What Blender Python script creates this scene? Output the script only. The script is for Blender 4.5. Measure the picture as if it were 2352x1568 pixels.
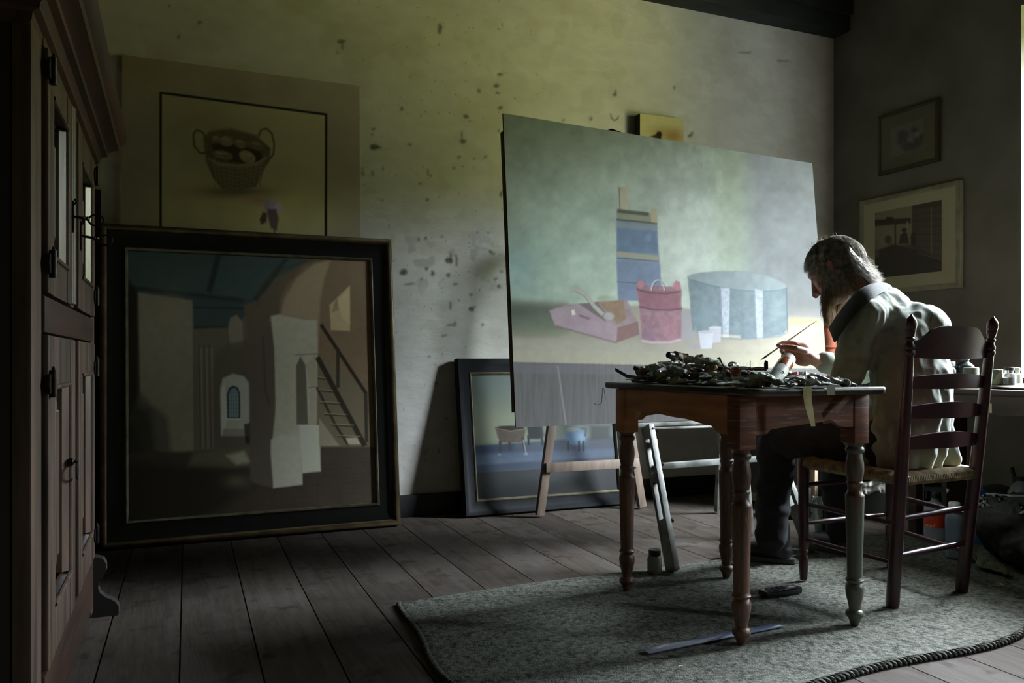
import bpy, bmesh, math, random
import numpy as np
from mathutils import Vector, Matrix, Euler, noise as mnoise

for _o in list(bpy.data.objects):
    bpy.data.objects.remove(_o, do_unlink=True)
scene = bpy.context.scene
COL = scene.collection
R_ = math.radians

# ------------------------------------------------------------------ camera
# room axes: X runs along the back wall to the right, Y into the room, Z up
FPX, CX, HY, EYE = 1960.0, 1176.0, 825.0, 0.85
YAW = math.atan(868 / 1960)
cam_d = bpy.data.cameras.new('camera')
cam_d.sensor_width = 36.0
cam_d.lens = FPX / 2352 * 36.0
cam_d.shift_y = (HY - 784) / 2352
cam_d.clip_start = 0.02
cam = bpy.data.objects.new('camera', cam_d)
cam.location = (0, 0, EYE)
cam.rotation_euler = (R_(90), 0, -YAW)
COL.objects.link(cam)
scene.camera = cam

# ------------------------------------------------------------------ world: pale overcast sky above, sunlit grass below
world = bpy.data.worlds.new('daylight')
scene.world = world
world.use_nodes = True
nt = world.node_tree
nt.nodes.clear()
w_out = nt.nodes.new('ShaderNodeOutputWorld')
w_bg = nt.nodes.new('ShaderNodeBackground')
w_tc = nt.nodes.new('ShaderNodeTexCoord')
w_sep = nt.nodes.new('ShaderNodeSeparateXYZ')
w_ramp = nt.nodes.new('ShaderNodeValToRGB')
w_map = nt.nodes.new('ShaderNodeMapRange')
w_map.inputs['From Min'].default_value = -1
w_map.inputs['From Max'].default_value = 1
nt.links.new(w_tc.outputs['Generated'], w_sep.inputs[0])
nt.links.new(w_sep.outputs['Z'], w_map.inputs['Value'])
nt.links.new(w_map.outputs[0], w_ramp.inputs[0])
# made-up dim and bright bands by compass direction, shaped to steer light indoors
w_cmb = nt.nodes.new('ShaderNodeCombineXYZ')
nt.links.new(w_sep.outputs['X'], w_cmb.inputs[0])
nt.links.new(w_sep.outputs['Y'], w_cmb.inputs[1])
w_nrm = nt.nodes.new('ShaderNodeVectorMath')
w_nrm.operation = 'NORMALIZE'
nt.links.new(w_cmb.outputs[0], w_nrm.inputs[0])
w_sp2 = nt.nodes.new('ShaderNodeSeparateXYZ')
nt.links.new(w_nrm.outputs[0], w_sp2.inputs[0])
w_mp2 = nt.nodes.new('ShaderNodeMapRange')
w_mp2.inputs['From Min'].default_value = 1
w_mp2.inputs['From Max'].default_value = -1
nt.links.new(w_sp2.outputs['Y'], w_mp2.inputs['Value'])
w_az = nt.nodes.new('ShaderNodeValToRGB')
nt.links.new(w_mp2.outputs[0], w_az.inputs[0])
az = w_az.color_ramp
az.elements[0].position = 0.40
az.elements[0].color = (1.1, 1.1, 1.1, 1)
az.elements[1].position = 1.0
az.elements[1].color = (.05, .05, .05, 1)
for p_, c_ in ((.57, .72), (.63, .22), (.685, .26), (.72, .60), (.76, 1.0), (.865, 1.1), (.90, .45), (.93, .10)):
    e_ = az.elements.new(p_)
    e_.color = (c_, c_, c_, 1)
w_mul = nt.nodes.new('ShaderNodeMix')
w_mul.data_type = 'RGBA'
w_mul.blend_type = 'MULTIPLY'
w_mul.inputs[0].default_value = 1
nt.links.new(w_ramp.outputs[0], w_mul.inputs[6])
w_el = nt.nodes.new('ShaderNodeMapRange')          # higher up, a second made-up band mask takes over
w_el.inputs['From Min'].default_value = 0.12
w_el.inputs['From Max'].default_value = 0.32
nt.links.new(w_sep.outputs['Z'], w_el.inputs['Value'])
w_azmix = nt.nodes.new('ShaderNodeMix')
w_azmix.data_type = 'RGBA'
w_az2 = nt.nodes.new('ShaderNodeValToRGB')
nt.links.new(w_mp2.outputs[0], w_az2.inputs[0])
z2 = w_az2.color_ramp
z2.elements[0].color = (1, 1, 1, 1)
z2.elements[1].color = (.06, .06, .06, 1)
for p_, c_ in ((.85, 1.0), (.895, .45), (.925, .08)):
    e_ = z2.elements.new(p_)
    e_.color = (c_, c_, c_, 1)
nt.links.new(w_az2.outputs[0], w_azmix.inputs[7])
nt.links.new(w_el.outputs[0], w_azmix.inputs[0])
nt.links.new(w_az.outputs[0], w_azmix.inputs[6])
nt.links.new(w_azmix.outputs[2], w_mul.inputs[7])
nt.links.new(w_mul.outputs[2], w_bg.inputs[0])
nt.links.new(w_bg.outputs[0], w_out.inputs[0])
cr = w_ramp.color_ramp
cr.elements[0].position = 0.0
cr.elements[0].color = (0.17, 0.18, 0.030, 1)
cr.elements[1].position = 1.0
cr.elements[1].color = (.5, .5, .5, 1)
for p_, c_ in ((0.44, (0.19, 0.197, 0.033, 1)), (0.49, (0.11, 0.12, 0.03, 1)), (0.60, (0.10, 0.115, 0.045, 1)), (0.665, (2.0, 2.25, 2.5, 1)), (0.74, (2.7, 3.0, 3.3, 1)), (0.81, (3.8, 4.1, 4.5, 1)), (0.83, (3.4, 3.7, 4.0, 1)), (0.865, (0.8, 0.85, 0.9, 1))):  # high sky brightened, then cut as by an unmodelled eave, to steer light
    e_ = cr.elements.new(p_)
    e_.color = c_
w_bg.inputs[1].default_value = 7.0

# window portal (guides the daylight through the window opening)
WY0, WY1, WZ0, WZ1 = 1.75, 3.10, 0.74, 2.76
VY0, VY1 = -0.50, 0.10      # second window, nearer the camera
def portal(name, y0, y1, z0, z1, x):
    ld = bpy.data.lights.new(name, 'AREA')
    ld.shape = 'RECTANGLE'
    ld.size = y1 - y0
    ld.size_y = z1 - z0
    ld.cycles.is_portal = True
    lo = bpy.data.objects.new(name, ld)
    lo.location = (x, (y0 + y1) / 2, (z0 + z1) / 2)
    lo.rotation_euler = (R_(90), 0, R_(90))
    COL.objects.link(lo)
portal('window_portal', WY0, WY1, WZ0, WZ1, 4.79)
portal('window_portal', VY0, VY1, WZ0 + .2, WZ1 - .6, 4.79)

scene.view_settings.view_transform = 'Standard'
scene.view_settings.look = 'None'
scene.view_settings.gamma = 1
scene.view_settings.use_curve_mapping = False
scene.view_settings.exposure = 3.0
scene.cycles.use_denoising = True
scene.cycles.max_bounces = 6
scene.cycles.diffuse_bounces = 4
scene.cycles.glossy_bounces = 3
scene.cycles.transmission_bounces = 4
scene.cycles.caustics_reflective = False
scene.cycles.caustics_refractive = False
scene.cycles.sample_clamp_indirect = 4.0

# ------------------------------------------------------------------ point helpers (photo coordinate + true distance -> point in the room)
SN, CS = math.sin(YAW), math.cos(YAW)
def ray(px, py):
    t = (px - CX) / FPX
    return Vector((SN + t * CS, CS - t * SN, (HY - py) / FPX))
EYEP = Vector((0, 0, EYE))
def P(px, py, f):
    return EYEP + ray(px, py) * f
def on_floor(px, py, z=0.0):
    r = ray(px, py)
    return EYEP + r * ((z - EYE) / r.z)
def on_x(px, py, x):
    r = ray(px, py)
    return EYEP + r * (x / r.x)
def on_y(px, py, y):
    r = ray(px, py)
    return EYEP + r * (y / r.y)
def dist(p):
    return p[0] * SN + p[1] * CS

# ------------------------------------------------------------------ materials
def srgb(r, g=None, b=None):
    if g is None:
        r, g, b = r
    f = lambda c: (c / 255 / 12.92) if c / 255 <= 0.04045 else ((c / 255 + 0.055) / 1.055) ** 2.4
    return (f(r), f(g), f(b), 1.0)

MATS = {}
def mat(name, col=(128, 128, 128), rough=0.6, metal=0.0, col2=None, scale=8.0, stretch=(1, 1, 1), bump=0.0, bscale=None,
        spec=0.5, detail=4, lo=0.35, hi=0.65, trans=0.0, coat=0.0, sheen=0.0, attr=None, col3=None, scale3=30, lo3=.55, hi3=.65, rough2=None, bdist=0.004, transl=0.0):
    if name in MATS:
        return MATS[name]
    m = bpy.data.materials.new(name)
    m.use_nodes = True
    t = m.node_tree
    b = t.nodes['Principled BSDF']
    b.inputs['Roughness'].default_value = rough
    b.inputs['Metallic'].default_value = metal
    b.inputs['Specular IOR Level'].default_value = spec
    b.inputs['Transmission Weight'].default_value = trans
    b.inputs['Coat Weight'].default_value = coat
    b.inputs['Sheen Weight'].default_value = sheen
    b.inputs['Base Color'].default_value = srgb(col)
    tc = t.nodes.new('ShaderNodeTexCoord')
    mp = t.nodes.new('ShaderNodeMapping')
    mp.inputs['Scale'].default_value = stretch
    t.links.new(tc.outputs['Object'], mp.inputs[0])
    last = None
    if attr:
        a = t.nodes.new('ShaderNodeAttribute')
        a.attribute_name = attr
        last = a.outputs['Color']
        t.links.new(last, b.inputs['Base Color'])
    def nz(sc, dt=detail):
        n = t.nodes.new('ShaderNodeTexNoise')
        n.inputs['Scale'].default_value = sc
        n.inputs['Detail'].default_value = dt
        t.links.new(mp.outputs[0], n.inputs['Vector'])
        return n
    def layer(last, base, c2, sc, lo_, hi_):
        n = nz(sc)
        r = t.nodes.new('ShaderNodeMapRange')
        r.inputs['From Min'].default_value = lo_
        r.inputs['From Max'].default_value = hi_
        t.links.new(n.outputs['Fac'], r.inputs['Value'])
        mx = t.nodes.new('ShaderNodeMix')
        mx.data_type = 'RGBA'
        t.links.new(r.outputs[0], mx.inputs[0])
        if last is None:
            mx.inputs[6].default_value = srgb(base)
        else:
            t.links.new(last, mx.inputs[6])
        mx.inputs[7].default_value = srgb(c2)
        t.links.new(mx.outputs[2], b.inputs['Base Color'])
        return mx.outputs[2], r
    if col2:
        last, r0 = layer(last, col, col2, scale, lo, hi)
        if rough2 is not None:
            rr = t.nodes.new('ShaderNodeMapRange')
            rr.inputs['To Min'].default_value = rough
            rr.inputs['To Max'].default_value = rough2
            t.links.new(r0.outputs[0], rr.inputs['Value'])
            t.links.new(rr.outputs[0], b.inputs['Roughness'])
    if col3:
        last, _ = layer(last, col, col3, scale3, lo3, hi3)
    if bump:
        n = nz(bscale or scale * 2, 6)
        bp = t.nodes.new('ShaderNodeBump')
        bp.inputs['Strength'].default_value = bump
        bp.inputs['Distance'].default_value = bdist
        t.links.new(n.outputs['Fac'], bp.inputs['Height'])
        t.links.new(bp.outputs[0], b.inputs['Normal'])
    if transl:
        tr = t.nodes.new('ShaderNodeBsdfTranslucent')
        tr.inputs[0].default_value = srgb(col)
        ms = t.nodes.new('ShaderNodeMixShader')
        ms.inputs[0].default_value = transl
        t.links.new(b.outputs[0], ms.inputs[1])
        t.links.new(tr.outputs[0], ms.inputs[2])
        t.links.new(ms.outputs[0], t.nodes['Material Output'].inputs[0])
    MATS[name] = m
    return m

# ------------------------------------------------------------------ mesh builder
class MB:
    def __init__(self):
        self.v = []
        self.f = []
    def add(self, vs, fs):
        o = len(self.v)
        self.v += [tuple(p) for p in vs]
        self.f += [tuple(i + o for i in f) for f in fs]
        return self
    def box(self, c, s, rot=None, bev=0.0):
        hx, hy, hz = s[0] / 2, s[1] / 2, s[2] / 2
        M = rot if rot is not None else Matrix.Identity(3)
        c = Vector(c)
        if bev <= 0:
            vs = [c + M @ Vector((sx * hx, sy * hy, sz * hz)) for sx in (-1, 1) for sy in (-1, 1) for sz in (-1, 1)]
            return self.add(vs, [(0, 1, 3, 2), (4, 6, 7, 5), (0, 4, 5, 1), (2, 3, 7, 6), (0, 2, 6, 4), (1, 5, 7, 3)])
        bm = bmesh.new()
        bmesh.ops.create_cube(bm, size=1)
        for v in bm.verts:
            v.co = Vector((v.co.x * s[0], v.co.y * s[1], v.co.z * s[2]))
        bmesh.ops.bevel(bm, geom=bm.edges[:], offset=bev, segments=2, affect='EDGES', profile=0.6)
        bm.verts.index_update()
        vs = [c + M @ v.co for v in bm.verts]
        fs = [tuple(v.index for v in f.verts) for f in bm.faces]
        bm.free()
        return self.add(vs, fs)
    def bar(self, p0, p1, w, h, up=(0, 0, 1), bev=0.0):
        """box-section bar from p0 to p1; w across, h along `up`"""
        p0, p1 = Vector(p0), Vector(p1)
        d = p1 - p0
        L = d.length
        x = d.normalized()
        u = Vector(up)
        z = (u - x * u.dot(x)).normalized()
        y = z.cross(x)
        M = Matrix((x, y, z)).transposed()
        return self.box((p0 + p1) / 2, (L, w, h), M, bev)
    def lathe(self, prof, p0, p1, seg=20, ell=(1, 1), cap=True):
        """prof = [(distance from p0, radius)] turned about the axis p0->p1"""
        p0, p1 = Vector(p0), Vector(p1)
        z = (p1 - p0).normalized()
        a = Vector((1, 0, 0)) if abs(z.x) < 0.9 else Vector((0, 1, 0))
        x = (a - z * a.dot(z)).normalized()
        y = z.cross(x)
        vs, fs = [], []
        for t, r in prof:
            for k in range(seg):
                an = 2 * math.pi * k / seg
                vs.append(p0 + z * t + x * (r * math.cos(an) * ell[0]) + y * (r * math.sin(an) * ell[1]))
        for i in range(len(prof) - 1):
            for k in range(seg):
                k2 = (k + 1) % seg
                fs.append((i * seg + k, i * seg + k2, (i + 1) * seg + k2, (i + 1) * seg + k))
        if cap:
            fs.append(tuple(range(seg))[::-1])
            n = (len(prof) - 1) * seg
            fs.append(tuple(range(n, n + seg)))
        return self.add(vs, fs)
    def tube(self, pts, rad, seg=8, cap=True, flat=None):
        pts = [Vector(p) for p in pts]
        n = len(pts)
        rr = rad if isinstance(rad, (list, tuple)) else [rad] * n
        vs, fs = [], []
        prev = None
        for i in range(n):
            d = (pts[min(i + 1, n - 1)] - pts[max(i - 1, 0)])
            d = d.normalized() if d.length > 1e-9 else Vector((0, 0, 1))
            if prev is None:
                a = Vector((0, 0, 1)) if abs(d.z) < 0.9 else Vector((1, 0, 0))
                x = (a - d * a.dot(d)).normalized()
            else:
                x = (prev - d * prev.dot(d))
                x = x.normalized() if x.length > 1e-6 else prev
            prev = x
            y = d.cross(x)
            fl = flat or 1.0
            for k in range(seg):
                an = 2 * math.pi * k / seg
                vs.append(pts[i] + x * (rr[i] * math.cos(an) * fl) + y * (rr[i] * math.sin(an)))
        for i in range(n - 1):
            for k in range(seg):
                k2 = (k + 1) % seg
                fs.append((i * seg + k, i * seg + k2, (i + 1) * seg + k2, (i + 1) * seg + k))
        if cap:
            fs.append(tuple(range(seg))[::-1])
            fs.append(tuple(range((n - 1) * seg, n * seg)))
        return self.add(vs, fs)
    def grid(self, fn, nu, nv):
        """fn(u,v)->point"""
        vs = [fn(i / nu, j / nv) for j in range(nv + 1) for i in range(nu + 1)]
        fs = [(j * (nu + 1) + i, j * (nu + 1) + i + 1, (j + 1) * (nu + 1) + i + 1, (j + 1) * (nu + 1) + i) for j in range(nv) for i in range(nu)]
        return self.add(vs, fs)
    def sheet(self, fn, nu, nv, th):
        """a sheet with thickness; fn(u,v)->point; th offset vector"""
        th = Vector(th)
        top = [Vector(fn(i / nu, j / nv)) for j in range(nv + 1) for i in range(nu + 1)]
        n = len(top)
        vs = top + [p + th for p in top]
        ix = lambda i, j: j * (nu + 1) + i
        fs = []
        for j in range(nv):
            for i in range(nu):
                q = (ix(i, j), ix(i + 1, j), ix(i + 1, j + 1), ix(i, j + 1))
                fs.append(q)
                fs.append(tuple(n + a for a in q[::-1]))
        for i in range(nu):
            fs.append((ix(i + 1, 0), ix(i, 0), n + ix(i, 0), n + ix(i + 1, 0)))
            fs.append((ix(i, nv), ix(i + 1, nv), n + ix(i + 1, nv), n + ix(i, nv)))
        for j in range(nv):
            fs.append((ix(0, j), ix(0, j + 1), n + ix(0, j + 1), n + ix(0, j)))
            fs.append((ix(nu, j + 1), ix(nu, j), n + ix(nu, j), n + ix(nu, j + 1)))
        return self.add(vs, fs)
    def prism(self, poly, origin, ax, ay, depth):
        """extrude a 2-D outline (in ax, ay) by vector depth"""
        o, ax, ay, d = Vector(origin), Vector(ax), Vector(ay), Vector(depth)
        n = len(poly)
        vs = [o + ax * x + ay * y for x, y in poly]
        vs += [p + d for p in vs]
        fs = [tuple(range(n))[::-1], tuple(range(n, 2 * n))]
        for i in range(n):
            j = (i + 1) % n
            fs.append((i, j, n + j, n + i))
        return self.add(vs, fs)

ROOTS = {}
def tag(o, label=None, cat=None, group=None, kind=None):
    if label: o['label'] = label
    if cat: o['category'] = cat
    if group: o['group'] = group
    if kind: o['kind'] = kind
    return o
def thing(name, label, cat, loc=(0, 0, 0), rot=None, group=None):
    o = bpy.data.objects.new(name, None)
    o.empty_display_size = 0.05
    o.location = loc
    if rot is not None:
        o.rotation_euler = rot if not isinstance(rot, Matrix) else rot.to_euler()
    COL.objects.link(o)
    return tag(o, label, cat, group)
def minv(o):
    M = Matrix.LocRotScale(Vector(o.location), Euler(o.rotation_euler), None)
    return M.inverted()
def obj(name, mb, m, parent=None, loc=None, smooth=True, world=True, label=None, angle=40, root=None):
    """link a builder as one mesh object. world=True: vertices are given in room coordinates."""
    me = bpy.data.meshes.new(name)
    vs, fs = (mb.v, mb.f) if isinstance(mb, MB) else mb
    if world and (root or parent) is not None:
        inv = minv(root or parent)
        vs = [tuple(inv @ Vector(p)) for p in vs]
    elif world and loc is not None:
        L = Vector(loc)
        vs = [tuple(Vector(p) - L) for p in vs]
    me.from_pydata(vs, [], fs)
    me.validate()
    me.materials.append(m)
    bm = bmesh.new()
    bm.from_mesh(me)
    bmesh.ops.recalc_face_normals(bm, faces=bm.faces[:])
    if smooth:
        for e in bm.edges:
            if len(e.link_faces) == 2 and e.calc_face_angle(0) > R_(angle):
                e.smooth = False
        for f in bm.faces:
            f.smooth = True
    bm.to_mesh(me)
    bm.free()
    o = bpy.data.objects.new(name, me)
    if loc is not None and parent is None:
        o.location = loc
    COL.objects.link(o)
    if parent is not None:
        o.parent = parent
    if label: o['label'] = label
    return o
def struct(name, mb, m, **k):
    o = obj(name, mb, m, **k)
    o['kind'] = 'structure'
    return o
def solo(name, mb, m, label, cat, group=None, loc=None, **k):
    return tag(obj(name, mb, m, loc=loc, **k), label, cat, group)

# ------------------------------------------------------------------ painting helper (colours laid on a fine vertex grid)
def vnoise(x, y, seed=0):
    rs = np.random.RandomState(seed)
    T = rs.rand(256, 256)
    xi = np.floor(x).astype(int)
    yi = np.floor(y).astype(int)
    fx = x - xi
    fy = y - yi
    fx = fx * fx * (3 - 2 * fx)
    fy = fy * fy * (3 - 2 * fy)
    g = lambda a, b: T[a & 255, b & 255]
    return (g(xi, yi) * (1 - fx) + g(xi + 1, yi) * fx) * (1 - fy) + (g(xi, yi + 1) * (1 - fx) + g(xi + 1, yi + 1) * fx) * fy
def fbm(x, y, s, seed=0, oct=4):
    v = 0
    a = 0.5
    for k in range(oct):
        v = v + a * vnoise(x / s * 2 ** k, y / s * 2 ** k, seed + k)
        a *= 0.5
    return v / (1 - 0.5 ** oct)
def lin(c):
    return np.array(srgb(c)[:3])
class Paint:
    def __init__(self, X, Y, base):
        self.X, self.Y = X, Y
        self.c = np.tile(lin(base), (len(X), 1))
    def mix(self, a, col):
        col = lin(col) if isinstance(col, tuple) else col
        self.c = self.c * (1 - a[:, None]) + col * a[:, None]
    def poly(self, pts, col, soft=1.5, alpha=1.0, tex=0.0, ts=14, seed=3, rag=0.0):
        X, Y = self.X, self.Y
        xs = [p[0] for p in pts]
        ys = [p[1] for p in pts]
        m = (X > min(xs) - 3 * soft) & (X < max(xs) + 3 * soft) & (Y > min(ys) - 3 * soft) & (Y < max(ys) + 3 * soft)
        if not m.any():
            return
        x, y = X[m], Y[m]
        if rag:
            x = x + rag * (fbm(x, y, 9, seed + 7) - .5) * 2
            y = y + rag * (fbm(x, y, 9, seed + 17) - .5) * 2
        ins = np.zeros(len(x), bool)
        dm = np.full(len(x), 1e9)
        n = len(pts)
        for i in range(n):
            x0, y0 = pts[i]
            x1, y1 = pts[(i + 1) % n]
            dx, dy = x1 - x0, y1 - y0
            tt = np.clip(((x - x0) * dx + (y - y0) * dy) / (dx * dx + dy * dy + 1e-9), 0, 1)
            dm = np.minimum(dm, (x - x0 - tt * dx) ** 2 + (y - y0 - tt * dy) ** 2)
            c = (y0 > y) != (y1 > y)
            ins ^= c & (x < (x1 - x0) * (y - y0) / (y1 - y0 + 1e-9) + x0)
        d = np.sqrt(dm) * np.where(ins, 1, -1)
        a = np.clip(d / soft * 0.5 + 0.5, 0, 1) * alpha
        cc = np.tile(lin(col), (len(x), 1))
        if tex:
            cc = cc * (1 + tex * 2 * (fbm(x, y, ts, seed) - .5))[:, None]
        self.c[m] = self.c[m] * (1 - a[:, None]) + cc * a[:, None]
    def ell(self, cx, cy, rx, ry, col, soft=2, alpha=1.0, rot=0, n=28, **k):
        c, s = math.cos(rot), math.sin(rot)
        self.poly([(cx + rx * math.cos(t) * c - ry * math.sin(t) * s, cy + rx * math.cos(t) * s + ry * math.sin(t) * c)
                   for t in [2 * math.pi * i / n for i in range(n)]], col, soft, alpha, **k)
    def line(self, pts, w, col, soft=1.2, alpha=1.0, **k):
        for (x0, y0), (x1, y1) in zip(pts, pts[1:]):
            L = math.hypot(x1 - x0, y1 - y0) + 1e-9
            nx, ny = -(y1 - y0) / L * w / 2, (x1 - x0) / L * w / 2
            self.poly([(x0 + nx, y0 + ny), (x1 + nx, y1 + ny), (x1 - nx, y1 - ny), (x0 - nx, y0 - ny)], col, soft, alpha, **k)
    def glow(self, cx, cy, rx, ry, col, alpha=0.6):
        d = ((self.X - cx) / rx) ** 2 + ((self.Y - cy) / ry) ** 2
        self.mix(alpha * np.exp(-d), col)
    def tex(self, amt, s, seed=1, sx=1, sy=1):
        n = fbm(self.X * sx, self.Y * sy, s, seed) - .5
        self.c *= (1 + 2 * amt * n)[:, None]

def paint_mesh(name, W, H, nx, ny, M, fn, m, parent=None, depth=0.0, off=0.0):
    """grid in local x,z of matrix M (front faces -y); fn(Paint) paints in photo coordinates"""
    u, v = np.meshgrid(np.linspace(0, W, nx + 1), np.linspace(0, H, ny + 1))
    u, v = u.ravel(), v.ravel()
    L = np.stack([u, np.full_like(u, -off), v], 1)
    Mn = np.array(M)
    Wd = L @ Mn[:3, :3].T + Mn[:3, 3]
    f = Wd[:, 0] * SN + Wd[:, 1] * CS
    l = Wd[:, 0] * CS - Wd[:, 1] * SN
    pa = Paint(CX + FPX * l / f, HY - FPX * (Wd[:, 2] - EYE) / f, (120, 120, 120))
    pa.W, pa.u, pa.v = Wd, u, v
    fn(pa)
    me = bpy.data.meshes.new(name)
    q = (np.arange(ny)[:, None] * (nx + 1) + np.arange(nx)[None, :]).ravel()
    faces = np.stack([q, q + 1, q + nx + 2, q + nx + 1], 1)
    vs = L
    me.vertices.add(len(vs))
    me.vertices.foreach_set('co', vs.ravel())
    nf = len(faces)
    me.loops.add(nf * 4)
    me.loops.foreach_set('vertex_index', faces.ravel())
    me.polygons.add(nf)
    me.polygons.foreach_set('loop_start', np.arange(nf) * 4)
    me.polygons.foreach_set('loop_total', np.full(nf, 4))
    me.update()
    me.validate()
    ca = me.color_attributes.new('paint', 'FLOAT_COLOR', 'POINT')
    col = np.concatenate([np.clip(pa.c, 0.0005, 1), np.ones((len(u), 1))], 1)
    ca.data.foreach_set('color', col.ravel())
    me.materials.append(m)
    o = bpy.data.objects.new(name, me)
    COL.objects.link(o)
    if parent is not None:
        o.parent = parent
    return o

# ------------------------------------------------------------------ organic shapes: overlapping volumes fused into one skin
class Blob:
    def __init__(self):
        self.mb = MB()
    def ell(self, c, r, M=None, n=14):
        c = Vector(c)
        M = M or Matrix.Identity(3)
        vs = [c + M @ Vector((0, 0, r[2]))]
        for i in range(1, n):
            th = math.pi * i / n
            for k in range(2 * n):
                ph = math.pi * k / n
                vs.append(c + M @ Vector((r[0] * math.sin(th) * math.cos(ph), r[1] * math.sin(th) * math.sin(ph), r[2] * math.cos(th))))
        vs.append(c + M @ Vector((0, 0, -r[2])))
        fs = []
        m = 2 * n
        for k in range(m):
            fs.append((0, 1 + k, 1 + (k + 1) % m))
            e = 1 + (n - 2) * m
            fs.append((e + (k + 1) % m, e + k, len(vs) - 1))
        for i in range(n - 2):
            for k in range(m):
                a, b = 1 + i * m + k, 1 + i * m + (k + 1) % m
                fs.append((a, a + m, b + m, b))
        self.mb.add(vs, fs)
        return self
    def limb(self, pts, rad, n=14, flat=(1, 1), side=None):
        """tapered limb through points, rounded ends; flat squashes the section (side, other)"""
        pts = [Vector(p) for p in pts]
        P2, R2 = [], []
        for i in range(len(pts) - 1):
            L = (pts[i + 1] - pts[i]).length
            k = max(2, int(L / (0.5 * max(rad[i], rad[i + 1])) + 1))
            for j in range(k):
                t = j / k
                P2.append(pts[i].lerp(pts[i + 1], t))
                R2.append(rad[i] * (1 - t) + rad[i + 1] * t)
        P2.append(pts[-1])
        R2.append(rad[-1])
        d0 = (P2[1] - P2[0]).normalized()
        d1 = (P2[-1] - P2[-2]).normalized()
        A, B = [], []
        for a in (0.98, 0.8, 0.5):
            A.append((P2[0] - d0 * R2[0] * a, R2[0] * math.sqrt(1 - a * a)))
        for a in (0.5, 0.8, 0.98):
            B.append((P2[-1] + d1 * R2[-1] * a, R2[-1] * math.sqrt(1 - a * a)))
        allp = A + list(zip(P2, R2)) + B
        seg = n
        vs, fs = [], []
        prev = None
        for i, (p, r) in enumerate(allp):
            d = (allp[min(i + 1, len(allp) - 1)][0] - allp[max(i - 1, 0)][0]).normalized()
            if side is not None:
                a = Vector(side)
                x = (a - d * a.dot(d)).normalized()
            elif prev is None:
                a = Vector((0, 0, 1)) if abs(d.z) < 0.9 else Vector((1, 0, 0))
                x = (a - d * a.dot(d)).normalized()
            else:
                x = (prev - d * prev.dot(d)).normalized()
            prev = x
            y = d.cross(x)
            for k in range(seg):
                an = 2 * math.pi * k / seg
                vs.append(p + x * (r * math.cos(an) * flat[0]) + y * (r * math.sin(an) * flat[1]))
        for i in range(len(allp) - 1):
            for k in range(seg):
                k2 = (k + 1) % seg
                fs.append((i * seg + k, i * seg + k2, (i + 1) * seg + k2, (i + 1) * seg + k))
        fs.append(tuple(range(seg))[::-1])
        fs.append(tuple(range((len(allp) - 1) * seg, len(allp) * seg)))
        self.mb.add(vs, fs)
        return self
    def skin(self, name, m, parent, voxel=0.006, smooth=4, fn=None, label=None, color=None):
        me = bpy.data.meshes.new('tmp')
        me.from_pydata(self.mb.v, [], self.mb.f)
        bm = bmesh.new()
        bm.from_mesh(me)
        bmesh.ops.recalc_face_normals(bm, faces=bm.faces[:])
        bm.to_mesh(me)
        bm.free()
        o = bpy.data.objects.new('tmp', me)
        COL.objects.link(o)
        r = o.modifiers.new('r', 'REMESH')
        r.mode = 'VOXEL'
        r.voxel_size = voxel
        r.adaptivity = 0
        s = o.modifiers.new('s', 'SMOOTH')
        s.iterations = smooth
        s.factor = 0.5
        dg = bpy.context.evaluated_depsgraph_get()
        ev = o.evaluated_get(dg)
        out = bpy.data.meshes.new_from_object(ev)
        out.name = name
        bpy.data.objects.remove(o, do_unlink=True)
        n = len(out.vertices)
        co = np.empty(n * 3)
        out.vertices.foreach_get('co', co)
        co = co.reshape(-1, 3)
        if fn:
            no = np.empty(n * 3)
            out.vertices.foreach_get('normal', no)
            co = fn(co, no.reshape(-1, 3))
        if color:
            ca = out.color_attributes.new('paint', 'FLOAT_COLOR', 'POINT')
            ca.data.foreach_set('color', np.concatenate([color(co), np.ones((n, 1))], 1).ravel())
        if parent is not None:
            rt = parent
            while rt.parent is not None:
                rt = rt.parent
            inv = np.array(minv(rt))
            co = co @ inv[:3, :3].T + inv[:3, 3]
        out.vertices.foreach_set('co', co.ravel())
        out.polygons.foreach_set('use_smooth', [True] * len(out.polygons))
        out.update()
        out.materials.clear()
        out.materials.append(m)
        ob = bpy.data.objects.new(name, out)
        COL.objects.link(ob)
        if parent is not None:
            ob.parent = parent
        if label: ob['label'] = label
        return ob

def noise3(co, s, seed=0):
    return np.array([mnoise.noise(Vector((p[0] / s + seed * 7.3, p[1] / s + seed * 3.1, p[2] / s))) for p in co])

# ------------------------------------------------------------------ shared materials
M_PLASTER = mat('limewash_plaster', attr='paint', rough=0.9, bump=0.35, bscale=9, stretch=(1, 1, 2.2), bdist=0.012, spec=0.2)
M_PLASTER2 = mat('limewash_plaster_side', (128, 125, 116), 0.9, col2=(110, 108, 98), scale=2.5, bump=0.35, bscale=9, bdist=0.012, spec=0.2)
M_DIM = mat('dark_room_plaster', (112, 102, 86), 0.9, col2=(98, 90, 76), scale=3)
M_CEIL = mat('dark_ceiling_boards', (30, 34, 30), 0.8, col2=(20, 22, 20), scale=5, stretch=(1, 8, 1))
M_BEAM = mat('dark_beam_paint', (16, 26, 22), 0.7, col2=(10, 14, 12), scale=6)
M_BASEB = mat('black_skirting_paint', (22, 24, 26), 0.5, col2=(14, 15, 17), scale=20)
M_FLOOR = mat('worn_floor_boards', attr='paint', rough=0.8, bump=0.35, bscale=14, stretch=(6, .6, 1), spec=0.08, bdist=0.003)
M_PAINT = mat('oil_painting', attr='paint', rough=0.8, bump=0.15, bscale=60, bdist=0.001, spec=0.08)
M_PAINTG = mat('varnished_oil_painting', attr='paint', rough=0.3, bump=0.05, bscale=40, bdist=0.001, spec=0.4)
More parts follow.
